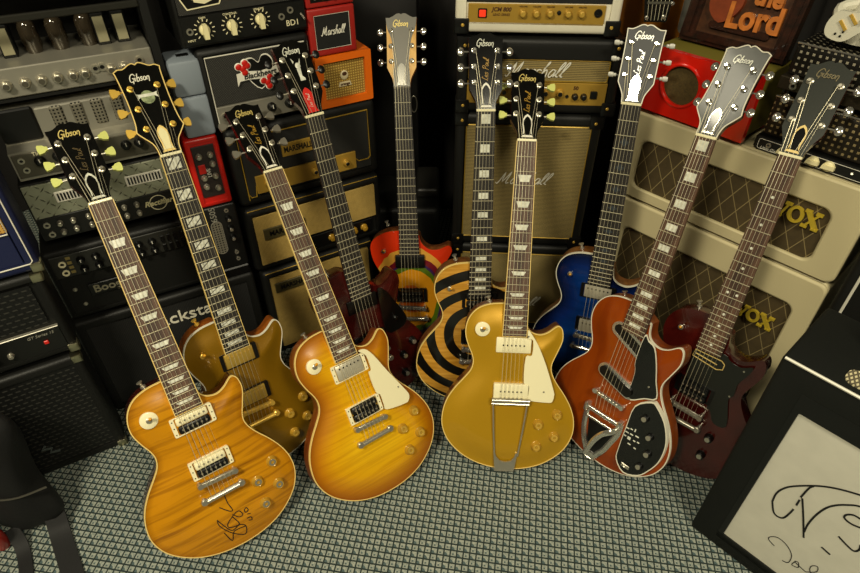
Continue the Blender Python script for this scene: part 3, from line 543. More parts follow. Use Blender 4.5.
# overall size of the pieces in each stack and the level their scale drawings start from
SIZE={'L2':(1.065,-.0887),'L3':(1.07,-.0956),'V':(1.03,-.041)}
class Amp:
    def __init__(s,name,label,cat,pl,s0,s1,z0,z1,depth=.2,back=0,group=None,yaw=0):
        k,dz=SIZE.get(pl,(1,0)); t,n,nd=PLN[pl]; sc=(s0+s1)/2
        if z0==0: z0=-dz/k
        s.s0,s.s1,s.z0,s.z1,s.d=s0,s1,z0,z1,depth
        p=t*sc*k+n*(nd-back)*k; M=Matrix(((t[0],-n[0],0,p[0]),(t[1],-n[1],0,p[1]),(0,0,1,z0*k+dz),(0,0,0,1)))@Matrix.Rotation(yaw,4,'Z')@Matrix.Scale(k,4)
        s.root=thing(name,label,cat,M,group); s.M0=T_((-sc,0,-z0))
    def mb(s,face=False): return MB(s.M0@FACE) if face else MB(s.M0)
    def shell(s,mat,t=.018,rec=.012,r=.010,name='cabinet_shell',seg=3,z1=None,z0=None):
        z1=s.z1 if z1 is None else z1; z0=s.z0 if z0 is None else z0
        bm=bmesh.new(); bmesh.ops.create_cube(bm,size=1)
        for v in bm.verts: v.co=Vector(((s.s0+s.s1)/2+v.co.x*(s.s1-s.s0),s.d/2+v.co.y*s.d,(z0+z1)/2+v.co.z*(z1-z0)))
        ed=list(bm.edges); f=min(bm.faces,key=lambda f:f.calc_center_median().y)
        if rec:
            bmesh.ops.inset_region(bm,faces=[f],thickness=t,use_even_offset=True); 
            res=bmesh.ops.extrude_discrete_faces(bm,faces=[f]); 
            for v in res['faces'][0].verts: v.co.y+=rec
        if rec:
            bmesh.ops.remove_doubles(bm,verts=bm.verts,dist=1e-6)
            # walls of the recess
            fr=[v for v in bm.verts if abs(v.co.y)<1e-6 and s.s0+t*.5<v.co.x<s.s1-t*.5 and z0+t*.5<v.co.z<z1-t*.5]; bk=[v for v in bm.verts if abs(v.co.y-rec)<1e-6]
            key=lambda v:math.atan2(v.co.z-(z0+z1)/2,v.co.x-(s.s0+s.s1)/2)
            fr.sort(key=key); bk.sort(key=key)
            if len(fr)==4 and len(bk)==4:
                for i in range(4):
                    j=(i+1)%4
                    try: bm.faces.new((fr[i],fr[j],bk[j],bk[i]))
                    except ValueError: pass
        ed=[e for e in bm.edges if all((abs(v.co.x-s.s0)<1e-6 or abs(v.co.x-s.s1)<1e-6) and (abs(v.co.z-z0)<1e-6 or abs(v.co.z-z1)<1e-6) and (abs(v.co.y)<1e-6 or abs(v.co.y-s.d)<1e-6) for v in e.verts)]
        if r: bmesh.ops.bevel(bm,geom=ed,offset=r,segments=seg,affect='EDGES',profile=.5)
        bm.verts.index_update(); b=s.mb(); b.add([v.co[:] for v in bm.verts],[[v.index for v in f.verts] for f in bm.faces]); bm.free()
        s.sh=b.build(name,mat,s.root,40); return s.sh
    def plate(s,name,mat,s0,s1,z0,z1,y0,y1,ch=.001,parent=None,lab=None):
        b=s.mb(); b.box(s0,s1,y0,y1,z0,z1,ch=ch); o=b.build(name,mat,parent or s.root); 
        if lab: o['label']=lab
        return o
    def knobs(s,pts,r,mat,y=0,h=.012,cap=None,name='knob',point=None,parent=None):
        proto=None
        for (a,z) in pts:
            M=s.M0@T_((a,y,z))
            if proto is None:
                b=MB(FACE); b.lathe([(r,0),(r,h*.25),(r*.8,h*.45),(r*.75,h*.95),(r*.65,h)],n=18); b.lathe([(r*.55,h),(r*.5,h+.0005),(.0003,h+.0005)],n=14,mat=1)
                if point: b.box(-r*.09,r*.09,0,r*.75,h,h+.0008,mat=2)
                proto=b.build(name,[mat,cap or mat,point or WHITE],parent or s.root,M=M)
            else: copyobj(proto,parent or s.root,M)
    def jacks(s,pts,r=.006,mat=NICK,y=0,name='jack',parent=None):
        proto=None
        for (a,z) in pts:
            M=s.M0@T_((a,y,z))
            if proto is None:
                b=MB(FACE); b.ring([(r*math.cos(i*PI/8),r*math.sin(i*PI/8)) for i in range(16)],[(r*.55*math.cos(i*PI/8),r*.55*math.sin(i*PI/8)) for i in range(16)],0,.003); b.cyl((0,0,0),(0,0,.0005),r*.55,mat=1); proto=b.build(name,[mat,BLK],parent or s.root,M=M)
            else: copyobj(proto,parent or s.root,M)
    def text(s,name,txt,a,z,size,mat,y=0,parent=None,**k):
        b=s.mb(True); textmesh(b,txt,size,T_((a,z,-y)),**k); return b.build(name,mat,parent or s.root,20)
    def script(s,name,txt,a,z,size,mat,y=0,r=.001,parent=None,**k):
        b=s.mb(True); script(b,txt,size,T_((a,z,-y)),r=r,**k); return b.build(name,mat,parent or s.root,50)
    def piping(s,name,mat,pts,y=0,r=.0015,closed=False):
        b=s.mb(True); b.tube([(p[0],p[1],-y) for p in pts],r,n=6,closed=closed); return b.build(name,mat,s.root)
    def corners(s,mat=CASEB,sz=.03,name='corner_protector',which=(0,1,2,3),screw=None):
        for i in which:
            x=(s.s0,s.s1)[i%2]; z=(s.z0,s.z1)[i//2]; sx=1 if i%2==0 else -1; sz_=1 if i//2==0 else -1; e=.0025
            b=s.mb(); X=lambda q:x+sx*q; Z=lambda q:z+sz_*q
            b.box(min(X(-e),X(sz)),max(X(-e),X(sz)),-e,e,min(Z(-e),Z(sz)),max(Z(-e),Z(sz)),ch=.002,seg=2)
            b.box(min(X(-e),X(e)),max(X(-e),X(e)),-e,sz,min(Z(-e),Z(sz)),max(Z(-e),Z(sz)),ch=.002,seg=2)
            b.box(min(X(-e),X(sz)),max(X(-e),X(sz)),-e,sz,min(Z(-e),Z(e)),max(Z(-e),Z(e)),ch=.002,seg=2)
            if screw: b.lathe([(.004,0),(.003,.0015),(.0003,.002)],(X(sz*.55),-e,Z(sz*.55)),(0,-1,0),n=12,mat=1)
            b.build(name,[mat,screw or mat],s.root)
    def feet(s,mat=BLK,h=.008):
        for a in (s.s0+.03,s.s1-.03):
            for y in (.03,s.d-.03):
                b=s.mb(); b.cyl((a,y,s.z0-h),(a,y,s.z0+.001),.010,n=12); b.build('foot',mat,s.root)
def grille(a,mat,s0,s1,z0,z1,y=.008,r=.002,name='grille_cloth'):
    b=a.mb(True); b.prism(rrect(s0,z0,s1,z1,r,4),-(y+.006),-y); return b.build(name,mat,a.root,20)
GPIPE=P('gold_piping','#b08d2e',.35,.4); WPIPE=P('white_piping','#d8d4c4',.4)
PEPPER=patt('black_silver_weave','#1f1e1b','#6a685e',[((.7,0,.7),330,.3),((.7,0,-.7),330,.3)],comb='MULTIPLY')
DKGR=patt('dark_ribbed_cloth','#0c0c0b','#1d1d1a',[((1,0,0),260,.4)])
BASK=patt('tan_striped_cloth','#3f3823','#9b8750',[((0,0,1),240,.5),((1,0,0),420,.25)],comb='MAXIMUM')
WHEAT=patt('beige_fleck_cloth','#a98b45','#c6a961',[((1,0,0),300,.5),((0,0,1),300,.5)],comb='MULTIPLY',noise=.3)
ORG=patt('orange_basket_cloth','#8a6a24','#c9a850',[((1,0,0),170,.55),((0,0,1),170,.5)],comb='MULTIPLY')
VOXG=patt('brown_diamond_cloth','#43361a','#83734a',[((.8,0,.42),33,.055),((.8,0,-.42),33,.055)],noise=.3,bump=.1)
PERF=patt('perforated_mesh','#8a8575','#080807',[((1,0,0),150,.5),((0,0,1),150,.5)],comb='MULTIPLY',metal=.5,rough=.4)
CABG=patt('black_slot_mesh','#0b0b0a','#34332e',[((0,0,1),75,.25),((1,0,.4),62,.6)],comb='MULTIPLY',rough=.5)
PANG=P('gold_panel','#b8923a',.38,.35); PANB=P('black_panel','#121210',.35); SILV=P('brushed_silver','#a09c8e',.4,.55); GREYM=P('grey_panel','#5e5a4d',.4,.5)
TUBE=P('tube_glass','#3a3226',.1,.2,coat=.8)
# --- left wall of amplifiers
a=Amp('amplifier_head','black tube amp with wide silver knob panel and open window, top left','amplifier','L2',-.46,.095,.918,1.11,.2,back=.012)
b=a.mb(); b.box(-.46,.095,0,.2,.918,.924); b.box(-.46,.095,0,.2,1.092,1.11,ch=.004); b.box(.080,.095,0,.2,.924,1.092); b.box(-.46,-.445,0,.2,.924,1.092); b.box(-.445,.080,.185,.2,.924,1.092); b.build('cabinet_shell',TOLEX,a.root)
b=a.mb(True); b.box(-.46,.080,1.050,1.062,-.006,.004,ch=.002); b.build('window_frame_bar',P('dark_trim','#3b3a34',.3,.6),a.root)
pn=a.plate('control_panel',SILV,-.44,.078,.926,.978,-.004,.16,.002); pn['label']='brushed silver control panel'
kp=[(-.44+.044*i,.950) for i in range(4)]; kx=[-.197,-.168,-.139,-.112,-.082,-.058]
a.knobs([(x,.950) for x in (-.30,-.265,-.23,-.175,-.145,-.118,-.092,-.066,-.045,.0,.023)],.0095,NICK,y=-.004,h=.012,cap=GREYM)
a.jacks([(-.026,.955),(-.014,.956),(.053,.958)],.0075,y=-.004)
for x in (-.39,-.33,-.27,-.115,-.07,-.02):
    b=a.mb(); b.lathe([(.013,0),(.016,.01),(.016,.045),(.012,.056),(.004,.062)],(x,.07,.978),n=16); b.build('vacuum_tube',TUBE,a.root)
for x in (-.155,.005,.04):
    b=a.mb(); b.box(x-.012,x+.012,.05,.09,.978,1.035,ch=.002); b.box(x-.009,x+.009,.046,.05,.985,1.03,mat=1); b.build('transformer',[BLK,P('label_paper','#8f896b',.6)],a.root)
a=Amp('speaker_cabinet','black vinyl cabinet above the silver panelled tube amp','amplifier','L2',-.46,.10,1.118,1.5,.2); a.shell(TOLEX); grille(a,DKGR,-.442,.082,1.136,1.482); a.feet()
# metal head
a=Amp('amplifier_head','small steel amp with rounded top and four mesh slots','amplifier','L2',-.222,.055,.770,.905,.17)
prof=[(0,.770),(0,.828),(.03,.832),(.032,.89),(.045,.903),(.16,.905),(.17,.895),(.17,.770)]
b=a.mb(); vs=[(x,y,z) for x in (-.222,.055) for y,z in prof]; n_=len(prof); b.add(vs,[tuple(range(n_)),tuple(range(n_,2*n_))]+[(i,(i+1)%n_,n_+(i+1)%n_,n_+i) for i in range(n_)]); b.build('cabinet_shell',SILV,a.root,30)
pn=a.plate('control_panel',GREYM,-.219,.052,.776,.824,-.003,.001)
a.plate('black_side_panel',BLK,-.222,-.155,.834,.900,.026,.034,.004)
for i in range(4):
    x=-.118+i*.036; b=a.mb(); b.box(x-.011,x+.011,.027,.034,.842,.892,ch=.003); b.build('mesh_slot',PERF,a.root)
a.jacks([(-.205,.812),(-.203,.792)],.006,y=-.003); a.knobs([(-.175,.806),(-.143,.808),(-.02,.803),(.005,.803),(.030,.803)],.010,BLK,y=-.003,h=.012,point=WHITE); a.feet()
a.text('panel_text','Tiny',-.175,.8205,.010,CREAM,y=-.0032,parent=pn)
# rectifier
a=Amp('amplifier_head','amp with diamond plate face and white framed vents','amplifier','L2',-.232,.050,.628,.762,.17)
a.shell(TOLEX,rec=0,r=.004); 
m,nt,bb=nmat('diamond_plate'); tc=nt.nodes.new('ShaderNodeTexCoord'); acc=None
for sg in (1,-1):
    u=mathn(nt,'ADD',mathn(nt,'MULTIPLY',dotv(nt,tc.outputs['Object'],(1,0,sg)),34),0 if sg>0 else .5); w=mathn(nt,'MULTIPLY',dotv(nt,tc.outputs['Object'],(1,0,-sg)),34)
    du=mathn(nt,'ABSOLUTE',mathn(nt,'SUBTRACT',mathn(nt,'FRACT',u),.5)); dw=mathn(nt,'ABSOLUTE',mathn(nt,'SUBTRACT',mathn(nt,'FRACT',w),.5))
    e=mathn(nt,'MAXIMUM',mathn(nt,'SUBTRACT',1.0,mathn(nt,'ADD',mathn(nt,'MULTIPLY',du,3.0),mathn(nt,'MULTIPLY',dw,14.0))),0); acc=e if acc is None else mathn(nt,'MAXIMUM',acc,e)
bp=nt.nodes.new('ShaderNodeBump'); bp.inputs['Strength'].default_value=1; bp.inputs['Distance'].default_value=.012; nt.links.new(acc,bp.inputs['Height']); nt.links.new(bp.outputs[0],bb.inputs['Normal'])
bb.inputs['Base Color'].default_value=lin('#a3a58e'); bb.inputs['Metallic'].default_value=.5; bb.inputs['Roughness'].default_value=.35; DIAM=m
dp=a.plate('diamond_plate',DIAM,-.228,.046,.684,.758,-.004,.002)
for x0,x1 in ((-.178,-.108),(-.045,.028)):
    b=a.mb(); b.box(x0,x1,-.006,-.004,.712,.736,ch=.001); o=b.build('vent',WHITE,dp)
    b=a.mb()
    for i in range(11): x=x0+.006+(x1-x0-.012)*i/10; b.box(x-.0016,x+.0016,-.0068,-.0058,.716,.732)
    b.build('vent_slots',BLK,o)
pn=a.plate('control_panel',PANB,-.23,.048,.632,.683,-.004,.002)
a.jacks([(-.214,.668),(-.212,.645)],.0065,y=-.004); a.knobs([(-.19,.667),(-.165,.667),(-.135,.668),(-.105,.668),(-.088,.668),(-.065,.668),(-.04,.668),(-.19,.646),(-.165,.647),(-.135,.647),(-.105,.647),(-.088,.647),(-.065,.647),(-.04,.647)],.006,NICK,y=-.004,h=.010)
b=a.mb(True); b.ring([(.003+.018*math.cos(i*PI/12),.660+.018*math.sin(i*PI/12)) for i in range(24)],[(.003+.0165*math.cos(i*PI/12),.660+.0165*math.sin(i*PI/12)) for i in range(24)],.004,.005); lo=b.build('round_emblem',CREAM,pn)
a.text('panel_text','Rectifier',.003,.660,.017,P('gold_print','#d8cfa0',.4),y=-.0045,parent=pn,shear=.3,bold=.0004); a.feet()
# boogie
a=Amp('amplifier_head','black amp with two rows of black knobs, sliders and a nameplate','amplifier','L2',-.255,.078,.412,.600,.2); a.shell(TOLEX,rec=.006,t=.012)
pn=a.plate('control_panel',P('dark_grey_panel','#262622',.4),-.243,.066,.530,.586,.000,.006); a.jacks([(-.222,.566),(-.222,.543)],.0075,mat=CREAM)
a.knobs([(x,z) for z in (.567,.543) for x in (-.185,-.155,-.125,-.095,-.065,-.037)],.0088,BLK,h=.013,point=WHITE)
for i in range(6):
    for z in (.566,.543):
        b=a.mb(); b.box(-.018+i*.014,-.010+i*.014,-.004,0,z-.009,z+.009,ch=.001); b.build('slider_switch',BLK,a.root)
b=a.mb(); 
for z in (.578,.566,.554,.542): b.box(-.212,-.203,-.0006,0,z-.004,z+.003)
b.build('panel_lettering',P('gold_print2','#8a7a45',.5),pn)
np_=a.plate('nameplate',BLK,-.195,-.10,.466,.496,.000,.006); a.text('nameplate_text','Boogie',-.148,.481,.028,P('aged_silver','#a69f86',.4,.5),y=-.0002,parent=np_,bold=.0005); 
for x,z in ((-.222,.49),(-.215,.445),(.05,.49)): 
    b=a.mb(True); b.lathe([(.005,-.006),(.004,-.004),(.0005,-.0035)],(x,z,0),n=12); b.build('screw',NICK,a.root)
a.feet()
# blackstar cab
a=Amp('speaker_cabinet','black speaker cabinet with ribbed cloth and pale block letters','amplifier','L2',-.262,.165,0,.400,.25); a.shell(TOLEX,t=.022,rec=.010); grille(a,DKGR,-.24,.143,a.z0+.022,.378,y=.006)
a.text('cabinet_name','Blackstar',-.030,.327,.050,P('pale_letters','#e6e0ca',.4),y=.005,ext=.001,bold=.0002,sx=1.05)
# column of small units
a=Amp('pedal_box','black box at the bottom of the column of small units','amplifier','L2',.092,.160,.405,.430,.09); b=a.mb(); b.box(.092,.160,0,.09,.405,.430,ch=.003); b.build('case',BLK,a.root)
a=Amp('mini_amplifier','small black amp head stood on its side, with an oval mesh and three knobs','amplifier','L2',.088,.161,.430,.612,.11); a.shell(P('satin_black','#121211',.4),rec=0,r=.005)
b=a.mb(True); b.prism(rrect(.096,.482,.119,.572,.0114,6),0,.0015); b.build('oval_mesh',PERF,a.root); b=a.mb(True); b.ring(rrect(.0945,.4805,.1205,.5735,.0129,6),rrect(.096,.482,.119,.572,.0114,6),0,.002); b.build('mesh_rim',SILV,a.root)
a.knobs([(.138,.575),(.138,.548),(.138,.521)],.0075,BLK,h=.013,cap=NICK); a.jacks([(.138,.596),(.138,.475),(.138,.455)],.005)
b=a.mb(True); textmesh(b,'6505',.020,T_((.107,.592,0))@Matrix.Rotation(PI/2,4,'Z'),ext=.0006); b.build('model_number',P('grey_print','#8a877a',.5),a.root)
a=Amp('mini_amplifier','small red amp stood on its side, with chrome knobs on a dark panel','amplifier','L2',.086,.158,.614,.782,.11); a.shell(RED,rec=.003,t=.010,r=.006)
pn=a.plate('control_panel',P('dark_red_grey','#2a2220',.4),.098,.146,.640,.765,-.001,.003); a.knobs([(.110,.742),(.110,.690),(.110,.668),(.134,.742),(.134,.720),(.134,.690),(.134,.660)],.007,NICK,y=-.001,h=.009); b=a.mb(); b.box(.103,.118,-.003,0,.700,.722,ch=.001); b.build('red_button',RED,a.root)
W=MB(a.M0@FACE); textmesh(W,'LIVE',.012,T_((.123,.70,.0015))@Matrix.Rotation(PI/2,4,'Z'),ext=.0004); W.build('panel_text',WHITE,pn)
GR=P('blue_grey_plastic','#848d96',.45)
for z0,z1,l in ((.784,.872,'lower blue grey plastic box on the small red amp'),(.873,.945,'upper blue grey plastic box with a dark slot on top')):
    a=Amp('plastic_case',l,'box','L2',.098,.160,z0,z1,.10); b=a.mb(); b.box(.098,.160,0,.08,z0,z1,ch=.007,seg=2); b.build('case',GR,a.root)
    if z0>.85: a.plate('slot',BLK,.122,.146,z1-.001,z1+.0012,.03,.045,.0004)
# --- far left stack
BLUE=P('navy_vinyl','#141c42',.55,bump=.5,bscale=500)
a=Amp('combo_amplifier','navy blue amp with white piping and metal corner on the far left','amplifier','L1',-.60,-.195,.592,.90,.10); a.shell(BLUE,t=.024,rec=.012,r=.010); grille(a,patt('gold_woven','#8a5f22','#c79a45',[((1,0,0),120,.5),((0,0,1),200,.4)]),-.576,-.222,.690,.876,y=.006); a.plate('lower_panel',BLUE,-.576,-.222,.616,.689,.002,.012)
a.piping('piping',WPIPE,[(-.60,.612),(-.212,.612),(-.206,.618),(-.206,.9)],y=-.001); a.piping('inner_piping',WPIPE,[(-.576,.689),(-.2225,.689),(-.2225,.876)],y=-.001); a.corners(CORN,.02)
b=a.mb(True); b.cyl((-.30,.66,-.012),(-.30,.66,.006),.004); b.build('toggle_switch',NICK,a.root)
a=Amp('amplifier_head','black amp with dark mesh, red lamp and small white panel print on the far left','amplifier','L1',-.60,-.205,.362,.586,.10); a.shell(TOLEX,t=.016,rec=.010); grille(a,CABG,-.584,-.235,.455,.560,y=.004)
pn=a.plate('control_panel',PANB,-.584,-.222,.378,.440,.002,.010); a.plate('panel_edge',SILV,-.584,-.222,.441,.4435,.000,.010)
b=a.mb(True); textmesh(b,'GT Series 15',.010,T_((-.262,.430,-.001)),ext=.0004,shear=.25); b.build('panel_text',P('grey_print','#8a877a',.5),pn)
a.plate('power_lamp',P('red_lamp','#b01c12',.3,emis=.4),-.262,-.253,.404,.413,-.002,.002); a.knobs([(-.33,.402),(-.36,.402),(-.39,.402)],.007,NICK,y=.002,h=.009); a.corners(CORN,.02)
a=Amp('speaker_cabinet','black speaker cabinet with slotted metal grille and steel corner on the far left','amplifier','L1',-.60,-.212,0,.345,.10); a.shell(TOLEX,t=.022,rec=.010); grille(a,CABG,-.578,-.234,.022,.323,y=.004); a.corners(CORN,.02); 
b=a.mb(True); b.tube([(-.375,.100,-.002),(-.385,.090,-.002),(-.365,.085,-.002),(-.372,.072,-.002),(-.352,.067,-.002)],(.002,.004),n=4,flat=(0,0,1)); b.build('badge',P('dull_badge','#5c6360',.4,.4),a.root)
# --- third stack
a=Amp('amplifier_head','black amp with crest and cream chicken head knobs','amplifier','L3',.188,.446,.966,1.16,.16); a.shell(TOLEX,t=.006,rec=.004,r=.006)
grille(a,PEPPER,.196,.442,1.028,1.150,y=-.001); pn=a.plate('control_panel',PANB,.194,.444,.972,1.024,-.002,.005)
CH=[(.236,1.000),(.290,1.000),(.348,1.003)]; b=a.mb(True)
for x,z in CH:
    for i in range(11): t=PI*(1.25-1.5*i/10); b.box(-.0008,.0008,.0155,.0205,.0022,.0028,M=T_((x,z-.002,0))@Matrix.Rotation(t-PI/2,4,'Z'))
b.build('dial_marks',CREAM,pn)
for x,z in CH: b=a.mb(True); b.lathe([(.0105,.002),(.010,.008),(.006,.010),(.0005,.011)],(x,z-.002,0),n=16); b.prism([(x-.0035,z+.010),(x+.0035,z+.010),(x+.005,z-.006),(x+.0045,z-.017),(x-.0045,z-.017),(x-.005,z-.006)],.004,.016); b.build('chicken_head_knob',IVORY,a.root)
a.jacks([(.208,.998),(.392,1.000),(.412,1.010)],.0065,y=-.002); b=a.mb(True); b.cyl((.434,1.0,.002),(.436,.993,.016),.0022); b.build('toggle_switch',NICK,a.root)
a.text('panel_text','BD1',.414,.985,.016,CREAM,y=-.0025,parent=pn); 
for t,x,z in (('GAIN',.236,1.020),('CONTOUR',.290,1.020),('VOLUME',.348,1.021),('INPUT',.208,.981)): a.text('panel_text',t,x,z,.0055,CREAM,y=-.0025,parent=pn)
b=a.mb(True); sh=[(.203,1.055),(.203,1.11),(.290,1.12),(.290,1.068),(.275,1.040),(.212,1.036)]; b.ring(sh,[((x-.246)*.95+.246,(z-1.075)*.95+1.075) for x,z in sh],.001,.003); b.prism([((x-.246)*.95+.246,(z-1.075)*.95+1.075) for x,z in sh],.001,.0015,mat=1)
b.prism([(.232,1.09),(.262,1.093),(.247,1.055)],.0015,.0028)
for s in (-1,1):
    for i in range(5): t=-2.4+i*.5 if s<0 else -.75-i*.5+.0; b.ell((.247+s*(.018+.007*math.sin(i*.8)),1.056+i*.011,.002),(.006,.0035,.001))
b.prism([(.228,1.049),(.247,1.044),(.266,1.050),(.266,1.057),(.247,1.051),(.228,1.056)],.0018,.003); b.build('crest',[CREAM,BLK],a.root)
a.feet(h=.006)
a=Amp('amplifier_head','black amp with a heart and rose logo on speckled cloth over a silver panel','amplifier','L3',.208,.446,.792,.960,.16); a.shell(TOLEX,t=.012,rec=.010,r=.010)
g_=grille(a,PEPPER,.222,.434,.842,.944,y=.004); a.piping('piping',WPIPE,[(.2235,.800),(.2235,.943),(.441,.943),(.441,.842)],y=.003,r=.0016)
pn=a.plate('control_panel',SILV,.224,.442,.798,.840,-.001,.01); a.jacks([(.238,.820)],.008,y=-.001); a.knobs([(.300,.820),(.340,.820),(.380,.820)],.010,BLK,y=-.001,h=.014,point=WHITE)
b=a.mb(True); H=[(.329,.917),(.337,.929),(.350,.929),(.358,.914),(.350,.890),(.327,.864),(.303,.890),(.297,.914),(.304,.926),(.318,.927)]
hc=catmull(H,3,True); b.prism([((x-.324)*1.08+.324,(z-.902)*1.08+.902) for x,z in hc],-.003,-.001); b.prism([tuple(p) for p in hc],-.001,0,mat=1)
bn=[(.278,.876),(.284,.886),(.305,.887),(.330,.884),(.360,.888),(.380,.897),(.377,.911),(.358,.904),(.330,.900),(.303,.904),(.279,.902)]; b.prism(bn,0,.002)
for x,z in ((.294,.911),(.341,.874)):
    for dx,dz in ((0,0),(.010,.005),(-.008,.005),(.003,-.008),(.006,.011)): b.ell((x+dx,z+dz,.001),(.0085,.0085,.003),mat=3); b.ell((x+dx,z+dz,.002),(.0070,.0070,.003),mat=2)
textmesh(b,'Blackheart',.0165,T_((.328,.8945,.0022))@Matrix.Rotation(.02,4,'Z'),mat=1,ext=.0005,bold=.0004,shear=.1); b.build('heart_logo',[WHITE,BLK,RED,WHITE],a.root,30); a.feet(h=.006)
# marshall black with gold piping
a=Amp('amplifier_head','black amp with gold piping and slim gold control strip, under the heart logo amp','amplifier','L3',.226,.592,.588,.784,.15); a.shell(TOLEX,t=.022,rec=.006,r=.014); 
a.plate('front_cloth',P('charcoal_cloth','#191916',.8,bump=.4,bscale=700),.25,.57,.612,.76,.000,.006); 
a.piping('piping',GPIPE,catmull([(.250,.606),(.250,.762),(.568,.762),(.568,.640),(.562,.634),(.536,.634),(.528,.642)],1),y=-.001,r=.0016); a.piping('lower_piping',GPIPE,[(.250,.622),(.256,.612),(.268,.612),(.272,.640)],y=-.001,r=.0016)
pn=a.plate('control_panel',PANG,.272,.528,.618,.664,-.004,.002); a.knobs([(.300,.641),(.416,.641),(.450,.641),(.500,.641)],.009,PANG,y=-.004,h=.012,cap=BLK)
npl=a.plate('nameplate',PANG,.345,.425,.695,.728,-.003,.001); a.text('nameplate_text','MARSHALL',.385,.7115,.020,BLK,y=-.0032,parent=npl,bold=.0005,sx=.72); a.feet(h=.005)
for (s0,s1,z0,z1,l,nz,dz) in ((.226,.592,.392,.580,'beige fronted black amp, upper of the two beside the rainbow guitar',.500,0),(.236,.560,0,.384,'beige fronted black speaker cabinet, lower of the two behind the cherry guitar',.325,1)):
    a=Amp('amplifier_head' if not dz else 'speaker_cabinet',l,'amplifier','L3',s0,s1,z0,z1,.16); a.shell(TOLEX,t=.018,rec=.008,r=.014); 
    if not dz: grille(a,WHEAT,.246,.350,.405,.552,y=.002); b=a.mb(True); b.prism([(.350,.458),(.578,.458),(.578,.552),(.350,.552)],-.008,-.002); b.build('grille_cloth',WHEAT,a.root,20); b=a.mb(); b.box(.352,.56,.001,.006,.410,.452,ch=.001); b.build('control_panel',BLK,a.root); a.knobs([(.44,.432),(.475,.432),(.505,.432),(.535,.432)],.010,AMBER,y=.001)
    else: grille(a,WHEAT,.254,s1-.018,a.z0+.020,.358,y=.002)
    npl=a.plate('nameplate',P('dull_nameplate','#5b5233',.4,.4),.265,.375,nz-.016,nz+.016,-.002,.003); a.text('nameplate_text','MARSHALL',.320,nz,.020,BLK,y=-.0024,parent=npl,bold=.0006,sx=.85)
    a.piping('piping',GPIPE,[(s0+.01,z1-.004),(s1-.01,z1-.004)],y=-.0005,r=.0012)
    if not dz: a.feet(h=.004)
a=Amp('mini_cabinet','bright orange mini speaker cabinet with woven gold cloth','amplifier','L3',.452,.588,.786,.903,.12); OR=P('orange_vinyl','#e86a08',.45,bump=.3,bscale=600)
b=a.mb(True); b.ring(rrect(.452,.786,.588,.903,.003,2),rrect(.470,.802,.572,.888,.002,2),-.012,0); b.box(.452,.588,.786,.903,-.12,-.012,ch=.002); b.build('cabinet_shell',OR,a.root,30); grille(a,ORG,.469,.573,.801,.889,y=.008)
b=a.mb(True); b.ell((.521,.853,-.006),(.010,.011,.002)); b.prism([(.508,.838),(.534,.838),(.537,.828),(.505,.828)],-.007,-.005); lg=b.build('maker_badge',P('pale_badge','#d9c9a0',.4),a.root); b=a.mb(True); b.ell((.521,.856,-.0045),(.006,.005,.001)); textmesh(b,'orange',.0085,T_((.521,.833,-.0045)),ext=.0003,bold=.0003); b.build('badge_print',P('brown_print','#4a2b16',.5),lg)
REDV=P('red_vinyl','#a3211a',.45,bump=.3,bscale=600)
a=Amp('mini_cabinet','red mini speaker cabinet with black cloth, stacked on the orange one','amplifier','L3',.448,.556,.905,1.003,.10); a.shell(REDV,t=.013,rec=.005,r=.004); grille(a,P('black_cloth','#11110f',.8,bump=.5,bscale=800),.461,.543,.918,.990,y=.001)
a.piping('piping',WPIPE,[(.462,.919),(.542,.919),(.542,.989),(.462,.989)],y=.001,r=.0008,closed=True); a.script('cabinet_name','Marshall',.503,.955,.018,WHITE,y=-.001,r=.0012,sx=.68)
a=Amp('mini_amplifier','red mini amp head with gold knobs, top of the red stack','amplifier','L3',.448,.556,1.005,1.075,.08); a.shell(REDV,t=.010,rec=.004,r=.004); a.plate('control_panel',BLK,.458,.546,1.014,1.045,.0005,.004); a.knobs([(.485,1.026),(.506,1.026),(.524,1.026)],.007,PANG,y=.0005,h=.009); a.jacks([(.468,1.026)],.005)
# --- centre stack
a=Amp('amplifier_head','white amp head with wide gold control panel and red power switch','amplifier','C',-.033,.336,.926,1.10,.2); WV=P('white_vinyl','#e4dec8',.45,bump=.3,bscale=600); a.shell(WV,t=.024,rec=.006,r=.010)
pn=a.plate('control_panel',PANG,-.004,.300,.946,.989,.000,.007); pn['label']='gold control panel'; grille(a,P('black_cloth','#11110f',.8),-.009,.312,.992,1.076,y=.004)
b=a.mb(); b.box(.018,.038,-.003,.001,.960,.980,ch=.001); b.box(.0205,.0355,-.006,-.002,.9625,.9775,mat=1,ch=.0015); b.build('power_switch',[BLK,P('red_switch','#e0341a',.3,emis=.6)],a.root)
a.knobs([(.118,.971),(.148,.971),(.178,.972),(.218,.972),(.248,.972)],.009,PANG,h=.011,cap=GOLD); a.jacks([(.284,.974)],.009,mat=BLK); b=a.mb(True); b.lathe([(.005,0),(.004,.003),(.0005,.004)],(.198,.973,0),n=12); b.build('pilot_lamp',BLK,a.root)
BP=P('brown_print','#3b2a12',.5); a.text('panel_text','JCM 800',.070,.978,.012,BP,y=-.0005,parent=pn,shear=.2,bold=.0003); a.text('panel_text','LEAD SERIES',.070,.967,.007,BP,y=-.0005,parent=pn,shear=.2)
for x in (.118,.148,.178,.218,.248): a.text('panel_text','VOLUME',x,.985,.0045,BP,y=-.0005,parent=pn)
a.corners(CASEB,.032,which=(0,1),screw=GOLD)
